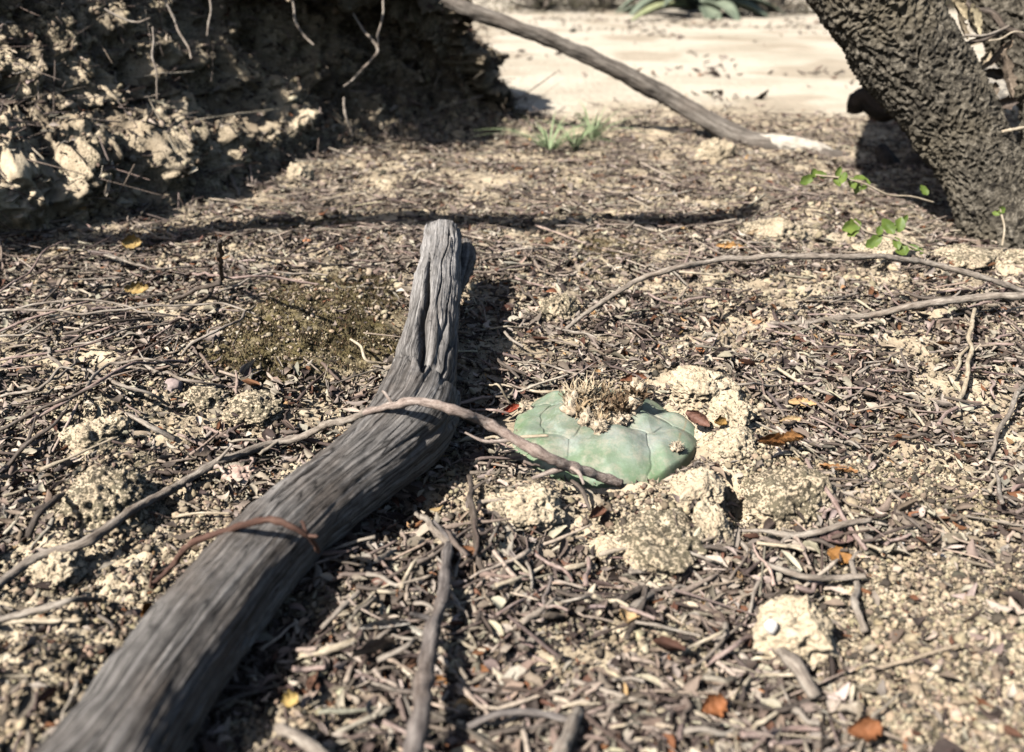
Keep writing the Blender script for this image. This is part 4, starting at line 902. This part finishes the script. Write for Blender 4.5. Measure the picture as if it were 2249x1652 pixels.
BARK = bark_material()
def barkdisp(seed):
    def f(W, s, th):
        q = W+.0035*np.column_stack([perlin3(W[:, 0]*50, W[:, 1]*50, W[:, 2]*50, seed+k_) for k_ in range(3)])
        r1 = 1-np.abs(perlin3(q[:, 0]*62, q[:, 1]*160, q[:, 2]*160, seed+5)*1.9); r2 = 1-np.abs(perlin3(q[:, 0]*260, q[:, 1]*330, q[:, 2]*330, seed+6)*1.9)
        r3 = perlin3(q[:, 0]*600, q[:, 1]*600, q[:, 2]*600, seed+7)
        return (.0034*np.clip(r1, 0, 1)*np.clip(.6+1.2*perlin3(W[:, 0]*30, W[:, 1]*30, W[:, 2]*30, seed+12), .15, 1.6)+.0026*np.clip(r2, 0, 1)**1.2+.0012*r3+.003*fbm3(W, 22, 2, seed+8)-.0030-.0022*sstep(.25,.6,perlin3(q[:, 0]*120, q[:, 1]*160, q[:, 2]*160, seed+9))).reshape(s.shape)
    return f
tp = [(2330,680,.505,.036),(2262,560,.515,.0300),(2200,450,.522,.0250),(2150,365,.525,.0232),(2092,270,.525,.0245),(2015,150,.522,.0270),(1940,30,.518,.0300),(1870,-90,.512,.0305),(1780,-260,.52,.031),(1700,-480,.54,.031),(1640,-760,.57,.028),(1660,-1100,.62,.024)]
P = np.array([at_depth(a, b, c) for a, b, c, d in tp]); rd = np.array([d for *_, d in tp])
tb = P[0].copy(); tb[2] = 0
tree = empty('tree', tb, 'rough dark barked tree leaning left at the upper right', 'tree')
V, F, W = tube(P, rd, 1100, 300, barkdisp(700))
child('trunk', V, F, BARK, tree, {'wood': W, 'cavity': np.zeros(len(V))})
tp2 = [(2270,620,.535,.030),(2310,470,.55,.030),(2340,340,.56,.029),(2345,220,.57,.0285),(2288,90,.582,.0285),(2215,-60,.59,.0290),(2150,-260,.60,.031),(2080,-520,.63,.028),(2080,-900,.68,.024)]
P2 = np.array([at_depth(a, b, c) for a, b, c, d in tp2]); rd2 = np.array([d for *_, d in tp2])
V, F, W = tube(P2, rd2, 800, 260, barkdisp(740))
o = child('limb', V, F, BARK, tree, {'wood': W, 'cavity': np.zeros(len(V))}); o['label'] = 'second dark stem behind the gap'
# leafy crown high above, out of the photograph's frame, and roots
def crown(top, rad, n, seed):
    r_ = np.random.default_rng(seed); d = r_.normal(size=(n, 3)); d /= np.linalg.norm(d, axis=1)[:, None]; c_ = top+d*(rad*r_.uniform(.3, 1, n)**.5)[:, None]*np.array([1, 1, .6])
    s_ = r_.uniform(.010, .018, n)
    return scatter(LEAFLO, c_, d, np.column_stack([s_, s_*.5, s_]), np.clip(np.array([.07, .12, .03])*np.exp(r_.normal(0, .25, n))[:, None], 0, 1), .6)
V, F, C_ = crown(P[-1]+np.array([.16, .10, .16]), .24, 2600, 760)
child('crown', V, F, LITTER, tree, {'col': C_})
# soil collar round the tree's foot
for i, (x, y, w_, h_, sd_, lb) in enumerate([(2250,420,90,120,51,'pale soil heaped against the tree at the right edge'),(2110,575,120,45,52,'dark crusty lump at the foot of the leaning tree'),(2235,590,120,55,53,'crusty soil lump under the tree at the right edge'),(1960,560,130,50,54,'low crusty lump left of the tree foot')]):
    clod('soil_clod', x, y+ (60 if i == 0 else 0), w_, h_, sd_, lb, crust=[.1,.45,.4,.35][i], rough=1.1, sink=.3, gran=1.6)
# dry strips caught between the stems; dark leaves added in place of shade
strips = [
 (2098,12,80,30,-.9,(.62,.50,.32),'pale straw bark strip at the very top between the tree stems',.53),
 (2136,44,70,30,-1.1,(.66,.55,.36),'broad cream bark strip below the first between the stems',.53),
 (2140,92,90,20,.35,(.62,.50,.33),'curved cream strip bridging the gap of the tree',.525),
 (2205,165,110,22,-1.15,(.40,.31,.23),'long brown dry leaf hanging beside the second stem',.53),
 (2120,180,70,24,-1.3,(.42,.36,.30),'greyish dry strip hanging along the trunk edge',.53),
 (2168,200,44,44,.3,(.17,.13,.09),'added dark curled leaf standing for shade in the hollow of the tree',.54),
 (2140,240,56,40,-.6,(.14,.11,.08),'added dark brown leaf standing for shade low in the gap of the tree',.54),
 (2192,118,70,26,.9,(.30,.22,.15),'brown curled leaf under the curved cream strip of the tree',.535),
 (2178,165,60,30,-.2,(.09,.07,.05),'added blackish leaf standing for shade beside the long brown leaf',.545),
 (2160,135,44,30,1.2,(.5,.4,.27),'small tan flake behind the thin dark twig of the tree',.54),
 (2110,60,60,16,-1.0,(.45,.36,.25),'narrow tan strip along the trunk near the frame top',.52),
 (2200,230,60,36,.2,(.12,.09,.07),'added dark leaf standing for shade where the two stems of the tree meet',.53),
]
for i, (x, y, l, w_, an, c, lb, dp_) in enumerate(strips):
    leaf(x, y, l, w_, 0, c, lb, 0, 1.0, .5, 'bark strip' if 'strip' in lb else 'leaf', 'bark_strip' if 'strip' in lb else 'dry_leaf', (R(75), -an, 0), 40+i, dp_)
for i, (pts, m_, lb) in enumerate([
 ([(2085,96,.52,.7),(2140,92,.52,.9),(2200,72,.52,.7)],TWD,'thin dark twig crossing the gap between tree stems'),
 ([(2118,78,.515,.8),(2170,72,.515,.8),(2215,58,.52,.8)],TWA,'grey twig wedged across the tree stems'),
 ([(2170,90,.515,.5),(2215,76,.515,.5),(2248,72,.515,.4)],TWS,'thin white stalk sticking out at the right edge'),
 ([(2110,0,.54,1.6),(2200,50,.53,1.8),(2290,130,.53,1.8)],TWD,'dark stick slanting across the second stem'),
 ([(2200,290,.50,1.0),(2225,285,.50,1.0),(2260,278,.50,.8)],TWS,'short pale twig at the soil heap by the tree')]):
    twig(pts, m_, lb, world=True, seed=300+i)
# ------------------------------------------------------------------ roots and twigs on the bank
Gb = [([(70,-20,.60,2.0),(110,30,.60,2.6),(130,75,.60,2.4),(152,108,.60,1.4)],TWS,'forked bleached white stick on the bank at top left'),
 ([(120,-20,.60,1.2),(122,40,.60,1.3),(118,100,.60,1.0)],TWA,'thin grey root hanging beside the bleached stick'),
 ([(775,30,.72,1.4),(800,70,.715,1.6),(828,108,.71,2.0),(790,160,.705,1.6),(755,190,.70,1.2)],TWA,'elbowed bare root sticking out of the shaded bank'),
 ([(845,-20,.715,1.4),(838,40,.71,1.4),(830,105,.71,1.6)],TWA,'thin root joining the elbow from above'),
 ([(460,-10,.64,1.4),(462,40,.64,1.3),(455,80,.64,1.0)],TWA,'short vertical root on the upper bank'),
 ([(360,-10,.63,1.5),(390,60,.63,1.4),(420,130,.62,1.2)],TWA,'slanting root running down the upper bank'),
 ([(0,200,.575,1.4),(50,180,.57,1.4),(90,145,.57,1.0)],TWA,'bare root curving out of the bank at the left edge'),
 ([(230,20,.60,1.0),(290,50,.60,1.2),(330,40,.60,1.0)],TWA,'thin level root below the bank top'),
 ([(335,60,.60,1.0),(340,140,.60,1.2),(345,220,.60,.9)],TWA,'straight hanging root in the middle of the lit bank'),
 ([(755,215,.70,1.6),(760,260,.70,1.7),(775,300,.71,1.3)],TWA,'short dangling root below the elbowed one'),
 ([(640,-10,.67,1.5),(650,50,.67,1.6),(690,100,.67,1.2)],TWA,'pale curved root in front of the dark bank hollow')]
for i, (pts, m_, lb) in enumerate(Gb):
    twig([(x, y, d_+.0, r_*.62) for x, y, d_, r_ in pts], m_, lb, name='bare_root' if 'root' in lb else 'twig', cat='root' if 'root' in lb else 'twig', world=True, seed=330+i)

# ------------------------------------------------------------------ grass tuft, sprigs, agave, dark sticks, shrubs
GRASS = plain("grass_blade", (.20, .27, .13), (.42, .50, .28), 120, .6, .0002, .3, .25)
LEAFG = plain("green_leaf", (.07, .12, .02), (.22, .29, .06), 120, .5, .0004, .4, .3)
def blades(c, n, L0, seed, wid=.0016, lean=1.0, face=0):
    r_ = np.random.default_rng(seed); parts = []
    for i in range(n):
        a_ = r_.uniform(0, 2*np.pi); L_ = L0*r_.uniform(.5, 1); k_ = 9; t = np.linspace(0, 1, k_)[:, None]
        d = np.array([math.cos(a_), math.sin(a_), 0]); ln_ = lean*r_.uniform(.3, 1.1)
        C_ = c+d*.006*r_.uniform(0, 1)+d*L_*ln_*(t**1.4)+np.array([0, 0, L_])*(t-.45*ln_*t**2.2)
        sd_ = np.array([-d[1], d[0], 0]); w_ = wid*(1-t**1.5)+.0001
        pv = np.concatenate([C_-sd_*w_, C_-np.array([0, 0, .5])*w_, C_+sd_*w_]).reshape(3, k_, 3).transpose(1, 0, 2).reshape(-1, 3)
        parts.append((pv, [grid_faces(k_, 3)], pv))
    V, F, _ = merge(parts); return V, F
for i, (x, y, n, L_, lb) in enumerate([(1205,338,34,.040,'light green grass tuft left of its neighbours behind the litter'),(1262,330,20,.036,'green grass tuft in the middle of the three'),(1300,312,30,.044,'rightmost green grass tuft beneath the leaning branch')]):
    c = gp(x, y); V, F = blades(c, n, L_*1.25, 800+i, .0010, 1.5); tag(mk('grass_tuft', V, F, GRASS, loc=c), lb, 'grass', 'green grass tufts at the back')
def sprig(pts, leaves_, label, seed):
    P = np.array([[*at_depth(x, y, d), .00055] for x, y, d in pts]); e = empty('leafy_sprig', P[0, :3], label, 'plant')
    V, F, W = tube(P[:, :3], P[:, 3], 60, 8); child('stem', V, F, TWS, e, {'wood': W})
    r_ = np.random.default_rng(seed)
    for (x, y, d, s) in leaves_:
        V, F = leaflet(10, 9, .5, .4, .3, 0, seed); V[:, 1] *= 1.0; L_ = s/FD*d*1.02
        V[:, 1] *= 1.2; L_k = r_.uniform(.65, 1.0)
        a_, b_, g_ = r_.uniform(-.7, .7), r_.uniform(-.6, .9), r_.uniform(0, 6.28)
        V = V*np.array([L_, L_*.62, L_*.5]); c1, s1 = math.cos(g_), math.sin(g_); V = V@np.array([[c1, s1, 0], [-s1, c1, 0], [0, 0, 1]])
        c1, s1 = math.cos(.8+b_*.5), math.sin(.8+b_*.5); V = V@np.array([[1, 0, 0], [0, c1, s1], [0, -s1, c1]])
        c1, s1 = math.cos(a_), math.sin(a_); V = V@np.array([[c1, 0, s1], [0, 1, 0], [-s1, 0, c1]])
        child('leaf', V+at_depth(x, y, d), F, LEAFG, e)
sprig([(2050,445,.485),(2000,432,.480),(1950,428,.475),(1900,405,.472),(1850,392,.47),(1790,385,.47)],
  [(1772,395,.47,34),(1786,382,.47,30),(1803,384,.472,26),(1840,378,.47,26),(1852,392,.468,30),(1836,402,.47,24),(1872,404,.472,30),(1886,392,.474,28),(1882,414,.474,24),(1902,398,.476,22),(1897,412,.474,20),(2028,418,.482,26)],
  'green leafy sprig reaching left from the tree foot, upper of two', 820)
sprig([(2040,560,.462),(1995,540,.460),(1950,520,.458),(1905,510,.456),(1880,490,.455),(1868,478,.455)],
  [(1868,497,.455,46),(1872,510,.456,30),(1918,532,.457,40),(1950,498,.458,40),(1975,495,.458,36),(1985,482,.459,22),(1930,508,.457,26),(1968,535,.459,28),(1985,548,.460,30),(2005,545,.461,26),(2020,552,.461,24),(1975,556,.459,24)],
  'green leafy sprig below the first with larger round leaves', 822)
sprig([(2200,540,.47),(2205,500,.47),(2195,460,.47)], [(2198,462,.47,24),(2186,470,.47,16)], 'tiny green shoot against the foot of the tree', 825)
# agave at the back
AG = plain("agave_leaf", (.10, .125, .085), (.24, .27, .19), 14, .55, .002, .35)
AGY = plain("agave_leaf_yellow", (.28, .31, .14), (.45, .46, .26), 14, .55, .002, .35)
ag_c = on_z(1530, 24); ag_c[2] = float(ground_h(np.array([ag_c[0]]), np.array([ag_c[1]]))[0])
agave = empty('agave_plant', ag_c, 'broad leaved green agave standing on the sand at the far top', 'plant')
def agleaf(a0, L_, w0, rise, droop, m, seed):
    k_ = 24; t = np.linspace(0, 1, k_)[:, None]; d = np.array([math.cos(a0), math.sin(a0), 0])
    C_ = ag_c+d*(.04+L_*t)+np.array([0, 0, 1])*(rise*t-droop*t**2.2)*L_+np.array([0, 0, .03]); sd_ = np.array([-d[1], d[0], 0])
    w_ = w0*(np.sin(np.pi*np.clip(.18+.82*t, 0, 1))**.8)*(1-t**6)+.0008
    rows = []
    for q_ in np.linspace(-1, 1, 9): rows.append(C_+sd_*w_*q_+np.array([0, 0, 1])*w_*.45*q_*q_)
    up_ = np.stack(rows, 1); rows = []
    for q_ in np.linspace(1, -1, 9): rows.append(C_+sd_*w_*q_*.97+np.array([0, 0, 1])*(w_*.45*q_*q_-.006-.010*(1-q_*q_)*(1-t)))
    dn = np.stack(rows, 1); pv = np.concatenate([up_, dn], 1).reshape(-1, 3)
    child('leaf', pv, grid_faces(k_, 18, True), m, agave)
for i in range(16):
    a0 = R(-160+i*23+7*math.sin(i*5)); agleaf(a0, .26+.08*math.sin(i*2.3)**2, .034, .50+.35*math.sin(i*1.7), .50+.25*math.cos(i*2.1), AG, i)
agleaf(R(-128), .44, .022, .12, .20, AGY, 31); agleaf(R(-75), .30, .03, .22, .40, AG, 32)
# near-black wood pieces behind the trunk
for i, (pts, lb) in enumerate([([(1862,226,.80,8),(1900,226,.79,9.5),(1960,232,.78,10),(2060,240,.78,9)],'blunt dark stick poking out from behind the tree at left'),
   ([(1850,372,.74,4.5),(1905,384,.73,6),(1960,378,.73,9),(2030,372,.73,11),(2100,370,.73,12)],'near-black wood lying behind the tree foot'),
   ([(1935,330,.745,5),(1955,365,.73,8),(1962,410,.72,6)],'small near-black piece beside the other dark wood')]):
    twig(pts, DARKW, lb, name='dark_wood', cat='dark wood', world=True, seed=350+i, seg=30, kn=.1)
# dry shrubs far back, and an unseen one added to shade the bank
SHRUB = piece_material("dry_shrub", .9, .4, 60)
shr = [(1190,22,.24,'low grey brown dry shrub at the top beside the leaning branch'),(1320,16,.22,'low dry shrub left of the agave'),(1700,20,.24,'low dry shrub right of the agave'),(2080,20,.26,'dry shrub seen through the gap of the tree')]
for i, (x, y, s_, lb) in enumerate(shr+[(None, (-.35, .71, .285), .13, 'unseen dry shrub added on top of the bank to shade its right end')]):
    c = np.array(y) if x is None else on_z(x, y); r_ = np.random.default_rng(900+i)
    if x is not None: c[2] = float(ground_h(np.array([c[0]]), np.array([c[1]]))[0])
    e = empty('dry_shrub', c, lb, 'shrub'); parts = []
    for j in range(46):
        a_ = r_.uniform(0, 6.28); el = r_.uniform(.2, 1.4); d = np.array([math.cos(a_)*math.cos(el), math.sin(a_)*math.cos(el), math.sin(el)])
        p1 = c+d*s_*.5+r_.normal(0, .02, 3); p2 = c+d*s_*r_.uniform(.75, 1.1)+r_.normal(0, .04, 3); parts.append(tube(np.array([c+d*.01, p1, p2]), [.004, .0025, .001], 7, 5))
    V, F, W = merge(parts); child('stem', V, F, TWA, e, {'wood': W})
    n = 1500; d = r_.normal(size=(n, 3)); d[:, 2] = np.abs(d[:, 2]); d /= np.linalg.norm(d, axis=1)[:, None]; pp = c+d*(s_*r_.uniform(.45, 1.05, n))[:, None]*np.array([1, 1, .7]); q_ = r_.uniform(.008, .018, n)
    V, F, C_ = scatter(LEAFLO, pp, d, np.column_stack([q_, q_*.5, q_]), np.clip(np.array([.16, .14, .09])*np.exp(r_.normal(0, .35, n))[:, None], 0, 1), .7)
    child('foliage', V, F, SHRUB, e, {'col': C_})
print('built', sum(len(o.data.vertices) for o in bpy.data.objects if o.type == 'MESH'))
